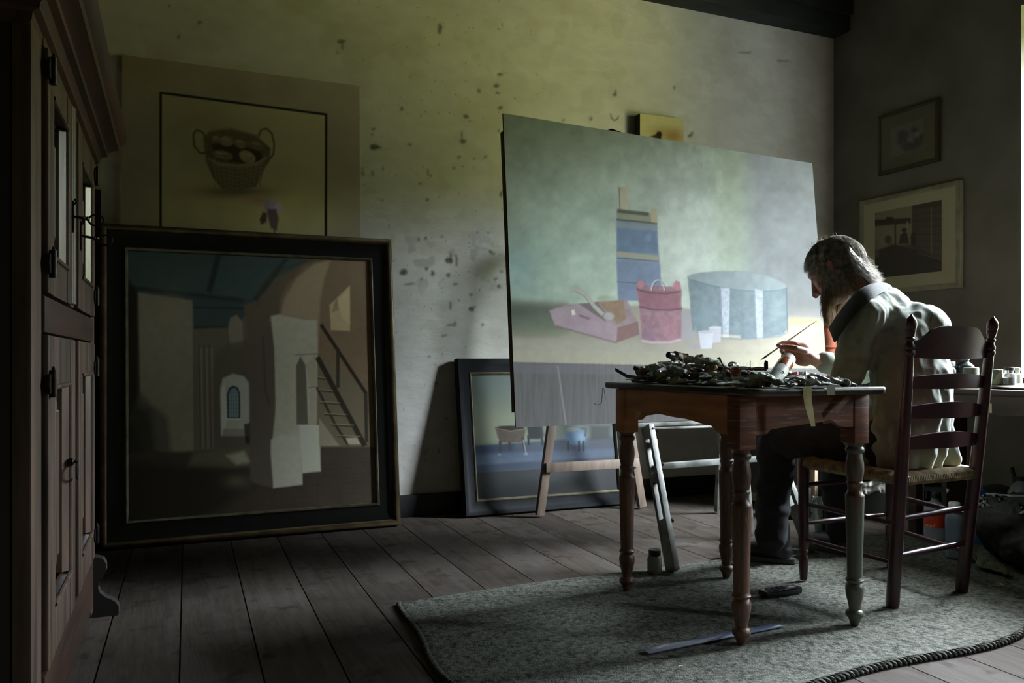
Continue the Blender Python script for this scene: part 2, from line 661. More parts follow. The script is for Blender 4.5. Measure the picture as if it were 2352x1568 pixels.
M_EDGE = mat('dark_canvas_edge', (38, 36, 32), 0.8)
M_BACK = mat('board_back', (110, 90, 64), 0.8, col2=(86, 70, 50), scale=10)
M_BLACK = mat('black_frame_lacquer', (17, 18, 17), 0.42, col2=(11, 12, 12), scale=14, spec=0.4)
M_GOLD = mat('dull_gilt_moulding', (120, 104, 72), 0.42, metal=0.35, col2=(84, 72, 50), scale=12)
M_GREYG = mat('greyed_gilt_slip', (130, 122, 98), 0.45, metal=0.3, col2=(96, 90, 74), scale=20)
M_OAK = mat('dark_oak', (84, 67, 54), 0.5, col2=(48, 38, 30), scale=3, stretch=(9, 9, .8), bump=0.4, bscale=5, bdist=0.004, spec=0.5)
M_OAKH = mat('dark_oak_cornice', (62, 36, 20), 0.5, col2=(34, 21, 13), scale=3, stretch=(9, .8, 9), bump=0.3, bscale=5, bdist=0.004)
M_OAKB = mat('dark_oak_carcase', (28, 22, 18), 0.7, col2=(18, 14, 12), scale=3)
M_BEV = mat('polished_oak_bevel', (96, 78, 66), 0.27, col2=(60, 46, 38), scale=3, stretch=(9, 9, .8), bump=0.05, bscale=6, spec=1.0, coat=0.0)
M_IRON = mat('black_iron', (24, 24, 25), 0.38, metal=0.7, col2=(44, 42, 40), scale=40)
M_PINE = mat('brown_stained_pine', (206, 144, 86), 0.5, col2=(164, 108, 62), scale=3, stretch=(1.2, 1.2, 9), bump=0.3, bscale=7, bdist=0.003, col3=(150, 104, 66), scale3=26, lo3=.63, hi3=.7)
M_PINEV = mat('brown_turned_pine', (118, 86, 68), 0.42, col2=(70, 50, 40), scale=3, stretch=(10, 10, 1), bump=0.3, bscale=6, bdist=0.003, col3=(132, 96, 72), scale3=20, lo3=.6, hi3=.7)
M_PINER = mat('flaking_red_brown_wood', (124, 68, 46), 0.55, col2=(80, 46, 34), scale=3, stretch=(1, 1, 12), bump=0.5, bscale=5, bdist=0.003, col3=(138, 102, 76), scale3=9, lo3=.56, hi3=.64)
M_GREENLEG = mat('worn_green_grey_paint', (84, 88, 78), 0.32, col2=(96, 66, 48), scale=5, stretch=(2, 2, 1), bump=0.2, bscale=10, lo=.5, hi=.6)
M_TOP = mat('paint_stained_tabletop', (44, 42, 36), 0.32, col2=(84, 78, 64), scale=9, bump=0.3, bscale=30, lo=.45, hi=.75, col3=(136, 132, 116), scale3=14, lo3=.66, hi3=.7)
M_CHAIR = mat('dark_red_painted_wood', (70, 34, 39), 0.34, col2=(46, 24, 27), scale=8, bump=0.12, bscale=20, spec=0.5, col3=(104, 72, 74), scale3=30, lo3=.68, hi3=.78)
M_RUSH = mat('rush_straw', (150, 132, 92), 0.6, col2=(92, 80, 54), scale=30, bump=0.3, bscale=60)
M_GREYWOOD = mat('grey_painted_easel_wood', (128, 130, 124), 0.5, col2=(70, 74, 66), scale=9, bump=0.3, bscale=20, lo=.4, hi=.6)
M_LIGHTWOOD = mat('raw_beech', (116, 100, 86), 0.6, col2=(92, 78, 66), scale=4, stretch=(6, 6, 1), bump=0.15)
M_DESK = mat('dark_brown_desk_wood', (64, 48, 36), 0.5, col2=(44, 32, 24), scale=4, stretch=(6, 1, 6), bump=0.2)
M_CREAMEDGE = mat('pale_cream_wood', (206, 186, 160), 0.6, col2=(180, 158, 134), scale=12)
M_WHITEP = mat('white_gloss_paint', (205, 208, 200), 0.45, col2=(180, 184, 174), scale=8)
M_PAPER = mat('cream_paper', (206, 200, 172), 0.75, col2=(186, 180, 150), scale=10)

# ------------------------------------------------------------------ the room
XR, YB, XL, YF, ZC = 4.38, 4.45, -0.85, -1.3, 3.40
def wallpaint(pa):
    X, Y = pa.X, pa.Y
    wx, wz = pa.u * 1000, pa.v * 1000
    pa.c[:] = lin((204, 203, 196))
    n = fbm(wx, wz, 420, 11) - .5
    pa.c *= (1 + .22 * n)[:, None]
    n = fbm(wx, wz * 1.8, 90, 21) - .5
    pa.c *= (1 + .20 * n)[:, None]
    pa.mix(np.clip((fbm(wx, wz, 160, 31) - .56) * 2.5, 0, .14), (158, 146, 116))
    # worn patches around door height
    sm = np.clip((fbm(wx, wz, 60, 41) - .60) * 4, 0, .32) * np.exp(-((Y - 610) / 70) ** 2) * (X > 880) * (X < 1200)
    pa.mix(sm, (92, 86, 74))
    sp = np.clip((fbm(wx, wz, 20, 51, 2) - .86) * 16, 0, .6) * (X > 820) * (X < 1250)
    pa.mix(sp, (80, 74, 60))
    spots = [(784, 95, 9, 4), (786, 107, 2, 6), (776, 122, 2, 2), (1010, 66, 5, 12), (1149, 171, 6, 3), (1141, 196, 6, 4), (1143, 214, 4, 3), (1149, 248, 5, 5),
             (1101, 208, 3, 4), (1070, 267, 5, 4), (1064, 324, 7, 5), (1061, 311, 2, 7), (859, 337, 9, 6), (870, 339, 8, 2), (854, 309, 2, 2), (858, 297, 3, 3), (922, 250, 3, 4),
             (941, 333, 2, 3), (983, 396, 2, 7), (989, 403, 2, 3), (965, 423, 3, 2), (981, 458, 3, 3), (1055, 361, 4, 2), (1041, 386, 3, 2), (834, 398, 2, 5), (855, 398, 2, 6),
             (880, 388, 2, 4), (832, 386, 2, 2), (978, 546, 3, 3), (963, 549, 2, 4), (1014, 543, 2, 2), (1031, 598, 9, 6), (1036, 590, 2, 8), (1048, 598, 2, 13), (927, 625, 8, 8),
             (993, 627, 4, 6), (980, 617, 4, 4), (1030, 631, 4, 4), (1046, 652, 4, 3), (940, 652, 11, 2), (968, 641, 2, 2), (1083, 709, 6, 5), (1090, 704, 4, 1), (1082, 676, 3, 3),
             (1035, 702, 2, 9), (1037, 747, 9, 2), (1044, 743, 3, 3), (1018, 770, 3, 2), (1025, 770, 2, 2), (1151, 446, 3, 5), (1146, 658, 4, 4), (1126, 576, 4, 3), (1131, 582, 5, 2),
             (1140, 640, 4, 2), (460, 51, 5, 4), (410, 84, 3, 4), (388, 14, 2, 2), (1412, 217, 4, 3), (1413, 212, 2, 5), (1585, 312, 4, 4), (1589, 307, 2, 5), (1357, 272, 3, 3),
             (1549, 201, 2, 5), (1295, 276, 2, 3), (1115, 360, 4, 2), (1089, 366, 2, 2), (1096, 533, 2, 2), (1108, 745, 3, 3), (1000, 880, 3, 3), (985, 820, 3, 2), (1025, 960, 2, 3),
             (1710, 120, 14, 1), (1800, 140, 16, 1), (1145, 300, 2, 2), (1122, 534, 3, 2), (1152, 624, 3, 2)]
    for i, (x, y, a, b) in enumerate(spots):
        pa.ell(x, y, a * 1.05, b * 1.05, (44, 42, 34), soft=3.0, alpha=.8, rag=3, seed=i)
    pa.line([(1402, 262), (1405, 272), (1411, 277), (1418, 273), (1421, 266)], 2.6, (70, 66, 48), soft=2, alpha=.8)
M_BW = Matrix.Translation((XL, YB, 0))
back = paint_mesh('wall_back', XR - XL, ZC, 760, 490, M_BW, wallpaint, M_PLASTER)
back.matrix_world = M_BW
back['kind'] = 'structure'

# right wall with a deep window opening
T = 0.42
mb = MB()
def wall_piece(y0, y1, z0, z1):
    mb.box((XR + T / 2, (y0 + y1) / 2, (z0 + z1) / 2), (T, y1 - y0, z1 - z0))
wall_piece(WY1, YB + .1, 0, ZC)
wall_piece(VY1, WY0, 0, ZC)
wall_piece(YF, VY0, 0, ZC)
wall_piece(VY0, VY1, 0, WZ0 + .2)
wall_piece(VY0, VY1, WZ1 - .6, ZC)
wall_piece(WY0, WY1, 0, WZ0)
wall_piece(WY0, WY1, WZ1, ZC)
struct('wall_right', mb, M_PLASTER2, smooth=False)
struct('wall_left', MB().box((XL - .05, (YB + YF) / 2, ZC / 2), (.1, YB - YF, ZC)), M_DIM, smooth=False)
struct('wall_front', MB().box(((XL + XR) / 2, YF - .05, ZC / 2), (XR - XL, .1, ZC)), M_DIM, smooth=False)
struct('ceiling', MB().box(((XL + XR) / 2, (YB + YF) / 2, ZC + .05), (XR - XL, YB - YF, .1)), M_CEIL, smooth=False)
# ceiling beam along the back wall
mb = MB()
mb.box(((XL + XR) / 2, YB - .075, 3.22), (XR - XL - .004, .15, .355), bev=.008)
mb.box(((XL + XR) / 2, YB - .165, 3.27), (XR - XL - .004, .03, .25), bev=.006)
struct('trim_1', mb, M_BEAM, label='dark green painted beam along the top of the back wall')
struct('baseboard_back', MB().box(((XL + XR) / 2, YB - .012, .05), (XR - XL - .004, .02, .138), bev=.004), M_BASEB)
struct('baseboard_right', MB().box((XR - .012, (YB + YF) / 2 - .02, .05), (.02, YB - YF - .06, .138), bev=.004), M_BASEB)
# windows: frame, glazing bars, sill
def window(name, y0, y1, z0, z1, nb):
    mb = MB()
    xw = XR + T - .05
    for y in (y0 + .03, y1 - .03):
        mb.box((xw, y, (z0 + z1) / 2), (.06, .06, z1 - z0))
    for z in (z0 + .03, z1 - .03):
        mb.box((xw, (y0 + y1) / 2, z), (.058, y1 - y0 - .12, .06))
    for k in range(1, nb):
        mb.box((xw, y0 + (y1 - y0) * k / nb, (z0 + z1) / 2), (.035, .022, z1 - z0 - .12))
    for k in (1, 2, 3):
        mb.box((xw, (y0 + y1) / 2, z0 + (z1 - z0) * k / 4), (.03, y1 - y0 - .12, .02))
    wn = struct(name, mb, M_WHITEP)
    obj('window_sill', MB().box((XR + T / 2 - .05, (y0 + y1) / 2, z0 + .006), (T - .02, y1 - y0 - .004, .012), bev=.003), M_WHITEP, wn)
window('window_1', WY0, WY1, WZ0, WZ1, 3)
window('window_2', VY0, VY1, WZ0 + .2, WZ1 - .6, 2)

# floor boards
BA = R_(3.05)
bx, by = Vector((math.cos(BA), -math.sin(BA), 0)), Vector((math.sin(BA), math.cos(BA), 0))
rnd = random.Random(4)
fv, ff, fc = [], [], []
Q0 = 0.1906
def board_col(tone, u, vv, k):
    return None
nb0, nb1 = -7, 24
for k in range(nb0, nb1):
    q0, q1 = Q0 + .21 * k + .0022, Q0 + .21 * (k + 1) - .0022
    cuts = [-1.6, rnd.uniform(-.4, 1.2), rnd.uniform(2.2, 4.2), 4.9]
    for a, b in zip(cuts, cuts[1:]):
        n = max(2, int((b - a) / .012))
        m_ = 16
        o = len(fv)
        tone = rnd.uniform(.8, 1.15)
        for j in range(n + 1):
            s_ = a + .001 + (b - a - .002) * j / n
            for i in range(m_ + 1):
                t_ = q0 + (q1 - q0) * i / m_
                p = bx * t_ + by * s_
                fv.append((p.x, p.y, 0.0))
                fc.append((tone, t_, s_, k))
        for j in range(n):
            for i in range(m_):
                q = o + j * (m_ + 1) + i
                ff.append((q, q + 1, q + m_ + 2, q + m_ + 1))
fva = np.array(fv)
fca = np.array(fc)
keep = (fva[:, 0] > XL - .01) & (fva[:, 0] < XR + .01) & (fva[:, 1] < YB + .01) & (fva[:, 1] > .2)
me = bpy.data.meshes.new('floor')
ffa = np.array(ff)
ffa = ffa[keep[ffa].all(1)]
used, invx = np.unique(ffa, return_inverse=True)
fva, fca = fva[used], fca[used]
ffa = invx.reshape(-1, 4)
me.vertices.add(len(fva)); me.vertices.foreach_set('co', fva.ravel())
me.loops.add(ffa.size); me.loops.foreach_set('vertex_index', ffa.ravel())
me.polygons.add(len(ffa)); me.polygons.foreach_set('loop_start', np.arange(len(ffa)) * 4); me.polygons.foreach_set('loop_total', np.full(len(ffa), 4))
me.update(); me.validate()
c = np.tile(lin((68, 62, 56)), (len(fva), 1)) * fca[:, :1]
u_, v_ = fca[:, 1] * 1000, fca[:, 2] * 1000 + fca[:, 3] * 777
g = fbm(u_ + 18 * fbm(u_, v_, 160, 5), v_ * .045, 9, 61) - .5
c *= (1 + .75 * g)[:, None]
w = np.clip((fbm(u_, v_ * .5, 110, 71) - .5) * 3, 0, .40)[:, None]
c = c * (1 - w) + lin((84, 80, 77)) * w
w = np.clip((fbm(u_, v_, 55, 81) - .66) * 9, 0, .8)[:, None]
c = c * (1 - w) + lin((52, 44, 38)) * w
ca = me.color_attributes.new('paint', 'FLOAT_COLOR', 'POINT')
ca.data.foreach_set('color', np.concatenate([np.clip(c, .001, 1), np.ones((len(c), 1))], 1).ravel())
me.materials.append(M_FLOOR)
fl = bpy.data.objects.new('floor', me)
COL.objects.link(fl)
fl['kind'] = 'structure'
struct('trim_2', MB().box(((XL + XR) / 2, (YB + YF) / 2, -.03), (XR - XL + .4, YB - YF + .4, .05)), mat('dark_gap_subfloor', (14, 12, 10), .9), smooth=False, label='dark sub-floor below the board joints')

# ------------------------------------------------------------------ pictures
def frame_loop(W, H, prof, inner=True):
    """mitred frame: prof = [(inset, height)] swept round a WxH rectangle; local x,z, front -y"""
    mb = MB()
    vs, fs = [], []
    for d, h in prof:
        for x, z in ((d, d), (W - d, d), (W - d, H - d), (d, H - d)):
            vs.append((x, -h, z))
    n = len(prof)
    for i in range(n - 1):
        for k in range(4):
            k2 = (k + 1) % 4
            fs.append((i * 4 + k, i * 4 + k2, (i + 1) * 4 + k2, (i + 1) * 4 + k))
    mb.add(vs, fs)
    return mb
def placed(X, Y, Z, yaw=0, lean=0, roll=0):
    ax = Vector((math.cos(yaw), math.sin(yaw), 0))
    nn = Vector((-math.sin(yaw), math.cos(yaw), 0))
    up = Vector((0, 0, 1)) * math.cos(lean) + nn * math.sin(lean)
    a2 = ax * math.cos(roll) - up * math.sin(roll)
    u2 = up * math.cos(roll) + ax * math.sin(roll)
    M = Matrix((a2, u2.cross(a2), u2)).transposed().to_4x4()
    M.translation = (X, Y, Z)
    return M
def rect_thing(name, label, cat, M, group=None):
    return thing(name, label, cat, M.translation.copy(), M.to_3x3(), group)
def sub(M, x, y, z):
    return M @ Matrix.Translation((x, y, z))

# --- main canvas on the easel
def paint_main(pa):
    X, Y = pa.X, pa.Y
    g = np.interp(X, [1150, 1230, 1330, 1450, 1560, 1630, 1665, 1705, 1740, 1890], [0, .18, .36, .5, .66, .74, .70, .82, 1, 1])
    cols = np.array([lin(c) for c in [(104, 110, 98), (116, 126, 112), (128, 138, 122), (132, 140, 128), (120, 127, 117), (104, 107, 107)]])
    for k in range(3):
        pa.c[:, k] = np.interp(g, [0, .2, .4, .6, .8, 1], cols[:, k])
    pa.mix(np.exp(-((X - 1670) / 32) ** 2) * .4 * (Y < 640), (126, 136, 110))
    pa.glow(1580, 560, 90, 130, (186, 192, 184), .45)
    pa.glow(1185, 620, 75, 80, (88, 112, 110), .6)
    pa.glow(1370, 560, 110, 120, (138, 154, 142), .4)
    pa.tex(.22, 60, 5)
    pa.tex(.16, 18, 9)
    pa.mix(np.clip((fbm(X, Y * .6, 22, 15) - .60) * 1.2, 0, .07) * (X > 1400) * (X < 1660), (196, 200, 190))
    pa.c *= np.interp(X, [1150, 1300, 1500, 1780, 1890], [2.1, 1.8, 1.5, 1.2, 1.05])[:, None]  # counter-shading put in the colour: left raised most against window light falloff
    # table top
    top = [(1140, 688), (1200, 694), (1420, 700), (1560, 706), (1700, 722), (1800, 728), (1910, 730), (1910, 815), (1140, 806)]
    pa.poly(top, (142, 138, 122), 4, 1, tex=.12, ts=22)
    pa.poly([(1140, 690), (1300, 698), (1300, 760), (1250, 770), (1140, 770)], (88, 98, 84), 12, .85, tex=.15)
    pa.glow(1185, 715, 70, 22, (70, 78, 66), .7)
    pa.glow(1250, 765, 90, 16, (120, 124, 100), .5)
    pa.poly([(1560, 712), (1600, 720), (1600, 782), (1540, 776)], (140, 138, 150), 8, .6)
    pa.poly([(1150, 778), (1900, 792), (1900, 832), (1150, 808)], (150, 145, 130), 8, .7, tex=.12)
    pa.glow(1850, 760, 60, 45, (158, 152, 144), .8)
    pa.poly([(1812, 728), (1880, 733), (1880, 745), (1812, 748)], (150, 146, 110), 5, .7, rag=3)
    # table front edge, then bare board
    pa.poly([(1140, 804), (1910, 815), (1910, 850), (1140, 832)], (150, 146, 128), 2, 1, tex=.08)
    pa.poly([(1140, 830), (1910, 848), (1910, 1010), (1140, 1010)], (90, 88, 86), 2, 1)
    low = (Y > 832).astype(float)
    pa.c *= (1 + low * .22 * (fbm(X * 2.4, Y * .14, 10, 44) - .5) * 2)[:, None]
    pa.poly([(1140, 832), (1910, 850), (1910, 868), (1140, 856)], (100, 97, 100), 4, .6, tex=.1)
    pa.line([(1275, 832), (1280, 880), (1292, 978)], 2, (104, 98, 92), 1.5, .6)
    pa.line([(1281, 840), (1300, 975)], 3, (156, 152, 146), 2, .4)
    for (x, y) in ((1218, 916), (1245, 889), (1252, 905), (1244, 938)):
        pa.ell(x, y, 3, 5, (96, 92, 88), 2, .6)
    # blue churn
    pa.poly([(1422, 429), (1441, 428), (1442, 484), (1423, 484)], (176, 168, 144), 1.5, 1, tex=.15)
    pa.line([(1422, 430), (1424, 482)], 2.5, (92, 88, 72), 1.2, .8)
    body = [(1417, 484), (1508, 494), (1512, 560), (1518, 640), (1522, 690), (1420, 690), (1416, 600)]
    pa.poly(body, (118, 132, 146), 2, 1, tex=.16, ts=16, rag=1)
    pa.poly([(1418, 484), (1506, 490), (1508, 516), (1418, 506)], (136, 136, 116), 1.5, 1, tex=.12)
    pa.line([(1418, 484), (1490, 492)], 9, (66, 70, 60), 2, .85)
    pa.line([(1416, 504), (1510, 513)], 5, (76, 80, 68), 1.5, .85)
    pa.poly([(1494, 480), (1506, 478), (1510, 512), (1496, 510)], (168, 160, 132), 1.5, 1, tex=.1)
    pa.line([(1418, 516), (1510, 524)], 8, (132, 138, 126), 2, .6)
    pa.poly([(1417, 524), (1508, 530), (1511, 582), (1417, 578)], (92, 112, 132), 2, .7, tex=.2)
    pa.ell(1490, 546, 6, 9, (118, 138, 156), 3, .7)
    pa.line([(1417, 583), (1512, 593)], 12, (150, 148, 128), 1.5, .95)
    pa.line([(1417, 592), (1512, 600)], 2, (60, 66, 76), 1.2, .7)
    pa.poly([(1417, 600), (1515, 606), (1520, 690), (1420, 690)], (112, 122, 142), 3, .7, tex=.2)
    pa.line([(1417, 647), (1470, 650)], 2, (58, 64, 76), 1.5, .6)
    # trug
    pa.poly([(1262, 712), (1300, 700), (1400, 690), (1440, 688), (1466, 740), (1468, 768), (1416, 787), (1276, 748)], (140, 124, 126), 1.5, 1, tex=.18, rag=1.5)
    pa.poly([(1262, 713), (1330, 698), (1418, 752), (1416, 786), (1276, 748)], (150, 132, 138), 2, .9, tex=.12)
    pa.poly([(1372, 694), (1432, 688), (1438, 732), (1418, 745), (1395, 715)], (134, 112, 90), 2, .95, tex=.15)
    pa.poly([(1330, 698), (1372, 694), (1400, 730), (1390, 738)], (94, 86, 82), 2, .7)
    pa.poly([(1418, 752), (1466, 738), (1468, 768), (1416, 787)], (124, 98, 92), 1.5, .95, tex=.1)
    pa.line([(1276, 748), (1416, 787)], 4, (100, 80, 90), 2, .6)
    pa.line([(1321, 661), (1345, 672), (1362, 700), (1385, 722)], 9, (160, 158, 148), 2, 1)
    pa.ell(1324, 660, 8, 6, (158, 156, 146), 1.5, 1)
    pa.line([(1320, 668), (1342, 680), (1360, 706)], 2, (84, 84, 78), 1.2, .6)
    pa.ell(1398, 726, 12, 9, (166, 160, 156), 3, .8)
    pa.poly([(1312, 712), (1319, 711), (1322, 722), (1314, 724)], (206, 198, 178), 1.5, .9)
    pa.line([(1282, 722), (1300, 716)], 8, (150, 140, 142), 2, .6)
    pa.line([(1330, 724), (1354, 732)], 5, (110, 84, 84), 2, .8)
    pa.ell(1392, 686, 22, 8, (140, 142, 126), 3, .5)
    # red pail
    pa.poly([(1461, 662), (1464, 645), (1482, 646), (1484, 655), (1548, 658), (1552, 645), (1562, 647), (1566, 668), (1565, 780), (1540, 789), (1490, 787), (1474, 780), (1468, 700)], (138, 108, 114), 2, 1, tex=.3, ts=10, rag=1.2)
    pa.poly([(1466, 664), (1560, 668), (1560, 712), (1470, 706)], (130, 88, 96), 2.5, .7, tex=.15)
    pa.line([(1463, 664), (1490, 672), (1530, 674), (1564, 669)], 4, (92, 60, 70), 1.5, .75)
    pa.line([(1468, 704), (1500, 711), (1540, 712), (1566, 708)], 4, (86, 54, 68), 1.5, .7)
    pa.glow(1488, 770, 22, 20, (100, 84, 108), .35)
    pa.glow(1542, 752, 22, 26, (150, 104, 112), .35)
    pa.line([(1474, 782), (1495, 786), (1540, 786), (1564, 779)], 5, (190, 178, 178), 2, .6)
    arc = [(1497 + 14 - 15 * math.cos(t), 667 - 24 * math.sin(t)) for t in np.linspace(0, math.pi, 10)]
    pa.line(arc, 3.4, (176, 172, 174), 1.2, .95)
    pa.line([(x + 2.5, y + 2) for x, y in arc], 1.6, (74, 66, 72), 1, .7)
    pa.ell(1472, 652, 8, 8, (168, 118, 122), 2, .8)
    pa.ell(1553, 655, 8, 9, (170, 112, 120), 2, .8)
    # pale blue drum with lid
    pa.poly([(1581, 640), (1806, 660), (1809, 755), (1800, 767), (1770, 774), (1735, 778), (1700, 779), (1660, 777), (1625, 771), (1600, 763), (1591, 754)], (106, 118, 122), 2.5, 1, tex=.22, ts=12, rag=1.5)
    pa.poly([(1579, 636), (1590, 630), (1612, 626), (1650, 623), (1690, 622), (1725, 625), (1760, 633), (1788, 643), (1803, 652), (1807, 660), (1795, 665), (1760, 668), (1720, 667), (1680, 663), (1640, 656), (1605, 647)], (122, 132, 133), 2, 1, tex=.16)
    pa.line([(1580, 638), (1605, 648), (1640, 657), (1680, 664), (1720, 668), (1760, 669), (1795, 666), (1807, 661)], 3, (92, 108, 112), 1.5, .75)
    pa.line([(1579, 636), (1590, 630), (1612, 626), (1650, 623), (1690, 622), (1725, 625), (1760, 633), (1788, 643), (1803, 652)], 2, (112, 126, 128), 1.5, .6)
    pa.poly([(1655, 660), (1676, 662), (1674, 776), (1660, 775)], (158, 164, 172), 2, .85, tex=.3, ts=5)
    pa.poly([(1733, 664), (1752, 666), (1752, 778), (1738, 778)], (158, 164, 172), 2, .85, tex=.3, ts=5)
    pa.line([(1655, 660), (1660, 775)], 1.8, (108, 120, 128), 1.2, .7)
    pa.line([(1733, 664), (1738, 778)], 1.8, (108, 120, 128), 1.2, .7)
    pa.line([(1581, 640), (1592, 760)], 2, (84, 98, 102), 1.5, .7)
    pa.line([(1806, 660), (1809, 762)], 2.4, (70, 86, 90), 1.5, .8)
    pa.line([(1640, 773), (1700, 779), (1790, 773), (1808, 764)], 2.5, (96, 112, 122), 1.5, .7)
    pa.glow(1620, 720, 24, 40, (118, 134, 138), .6)
    pa.glow(1786, 710, 16, 30, (132, 144, 142), .4)
    pa.line([(1671, 622), (1671, 600), (1713, 602), (1713, 622)], 2.2, (136, 148, 156), 1.5, .7)
    pa.line([(1640, 770), (1700, 773)], 5, (208, 190, 160), 3, .5)
    # cups
    pa.poly([(1628, 752), (1657, 751), (1655, 785), (1632, 788)], (164, 162, 168), 2, .95)
    pa.ell(1642, 752, 14, 3, (172, 170, 172), 1.2, .9)
    pa.glow(1600, 795, 26, 6, (130, 132, 146), .5)
    pa.poly([(1604, 761), (1639, 761), (1635, 800), (1610, 801)], (172, 174, 178), 1.5, 1, tex=.04)
    pa.ell(1621, 762, 17, 4, (156, 155, 158), 1.2, .9)
    pa.c *= np.interp(X, [1150, 1400, 1500, 1600, 1700, 1780, 1890], [1.1, .94, .80, .76, .82, .84, .58])[:, None]  # brightness put into the paint, lower at the window end to cancel light falloff
MC = placed(1.3809, 3.08, 0.5811, 0.087, 0.0902, 0.0034)
CW, CH = 1.7846, 1.2766
t = rect_thing('canvas_painting', 'large unframed canvas of a blue churn, red pail and pale drum, on the easel', 'painting', MC)
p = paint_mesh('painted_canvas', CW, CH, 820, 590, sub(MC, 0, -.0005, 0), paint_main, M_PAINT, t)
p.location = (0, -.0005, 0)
obj('canvas_edge', MB().box((CW / 2, .004, CH / 2), (CW, .007, CH)), M_EDGE, t, world=False)
mb = MB()
for a, b in (((.04, .045, .04), (CW - .04, .045, .04)), ((.04, .045, CH - .04), (CW - .04, .045, CH - .04)), ((.04, .045, .06), (.04, .045, CH - .06)), ((CW - .04, .045, .06), (CW - .04, .045, CH - .06)), ((CW / 2, .045, .06), (CW / 2, .045, CH - .06))):
    mb.bar(a, b, .05, .025, up=(0, 1, 0))
obj('stretcher_bars', mb, M_LIGHTWOOD, t, world=False)

# --- large church interior in a black and gold frame
def paint_church(pa):
    pa.c[:] = lin((70, 66, 50))
    pa.poly([(260, 560), (870, 590), (870, 760), (260, 760)], (92, 76, 48), 10, 1)
    # green ceiling
    pa.poly([(260, 560), (720, 585), (690, 610), (630, 640), (600, 690), (540, 700), (440, 690), (300, 672), (260, 600)], (52, 74, 68), 4, 1, tex=.1)
    pa.poly([(420, 672), (590, 690), (545, 745), (440, 755)], (46, 66, 62), 3, 1)
    pa.line([(505, 575), (480, 672)], 14, (32, 46, 42), 4, .9)
    pa.line([(660, 590), (585, 690)], 12, (36, 48, 40), 4, .8)
    pa.line([(300, 660), (560, 690)], 10, (34, 50, 46), 4, .9)
    pa.line([(445, 706), (560, 708)], 5, (34, 46, 42), 2, .8)
    pa.line([(445, 752), (540, 750)], 6, (34, 46, 42), 2, .8)
    pa.line([(275, 570), (850, 600)], 6, (58, 80, 74), 3, .6)
    pa.poly([(258, 590), (318, 672), (318, 930), (330, 1040), (258, 1260)], (34, 31, 22), 6, 1)
    # left pier
    pa.poly([(318, 672), (442, 690), (444, 790), (446, 1036), (400, 1040), (340, 1030), (322, 900)], (118, 112, 84), 3, 1, tex=.1)
    pa.glow(390, 720, 34, 40, (134, 116, 72), .5)
    pa.poly([(322, 900), (345, 925), (385, 960), (395, 1042), (330, 1030), (300, 960)], (72, 72, 52), 8, .85)
    pa.poly([(300, 930), (345, 940), (360, 1040), (300, 1050)], (44, 44, 32), 10, .8)
    # wall beyond
    pa.poly([(444, 756), (540, 752), (575, 720), (580, 1030), (446, 1036)], (92, 86, 62), 3, 1)
    for x in (462, 474, 486):
        pa.line([(x, 800), (x + 4, 1030)], 4, (122, 116, 86), 2, .7)
        pa.line([(x - 5, 790), (x - 1, 1030)], 3, (66, 62, 46), 2, .7)
    pa.poly([(528, 800), (522, 760), (528, 730), (543, 722), (556, 738), (560, 800)], (118, 108, 78), 2.5, 1)
    pa.line([(528, 800), (522, 760), (528, 730), (543, 722)], 3, (74, 66, 48), 2, .7)
    pa.poly([(490, 1030), (488, 860), (496, 810), (520, 790), (575, 780), (580, 1030)], (80, 72, 50), 4, .8)
    pa.poly([(508, 1000), (506, 890), (512, 868), (535, 858), (560, 864), (573, 880), (574, 1000)], (150, 152, 122), 2.5, 1, tex=.05)
    pa.poly([(509, 1000), (507, 900), (516, 880), (522, 960), (518, 980)], (166, 172, 146), 2, .8)
    pa.poly([(522, 962), (521, 905), (526, 890), (536, 885), (547, 890), (552, 905), (552, 962)], (40, 52, 48), 1.5, 1)
    pa.poly([(526, 958), (525, 906), (530, 894), (537, 890), (544, 895), (548, 906), (548, 958)], (96, 128, 124), 1.5, .95)
    for x in (531, 537, 543):
        pa.line([(x, 892), (x, 958)], 1, (50, 66, 62), .8, .7)
    for y in range(902, 956, 9):
        pa.line([(525, y), (549, y)], 1, (50, 66, 62), .8, .7)
    pa.line([(522, 962), (553, 962)], 3, (186, 190, 166), 1.2, .8)
    pa.poly([(512, 985), (566, 985), (566, 1002), (512, 1002)], (110, 104, 80), 3, .7)
    pa.poly([(560, 974), (576, 970), (577, 1020), (564, 1018)], (34, 32, 26), 2, .9)
    # floor
    pa.poly([(258, 1050), (340, 1036), (446, 1038), (580, 1028), (860, 1020), (870, 1270), (258, 1290)], (64, 52, 38), 6, 1, tex=.15, ts=30)
    pa.poly([(446, 1038), (578, 1026), (578, 1070), (540, 1075), (430, 1072)], (96, 90, 56), 5, .8)
    pa.poly([(520, 1046), (560, 1036), (575, 1060), (545, 1068)], (158, 156, 116), 5, .7)
    pa.poly([(258, 1052), (420, 1072), (560, 1076), (590, 1110), (480, 1190), (258, 1230)], (34, 32, 22), 14, .85)
    pa.glow(545, 1105, 30, 16, (110, 104, 74), .5)
    for k in range(9):
        pa.line([(560 + k * 34, 1060), (420 + k * 62, 1190)], 1.2, (44, 34, 26), 1, .5)
    for k in range(7):
        y = 1060 + k * k * 2.4 + k * 8
        pa.line([(600, y + 14), (862, y)], 1.2, (44, 34, 26), 1, .5)
    # right wall, vault
    pa.poly([(640, 700), (655, 660), (700, 610), (760, 596), (862, 600), (862, 1025), (730, 1025), (640, 900)], (112, 88, 52), 4, 1, tex=.06)
    pa.poly([(575, 1100), (572, 800), (560, 700), (590, 690), (640, 640), (640, 1120), (600, 1112)], (86, 74, 50), 3, 1)
    pa.line([(590, 700), (600, 660), (640, 620), (720, 594)], 5, (66, 54, 36), 3, .7)
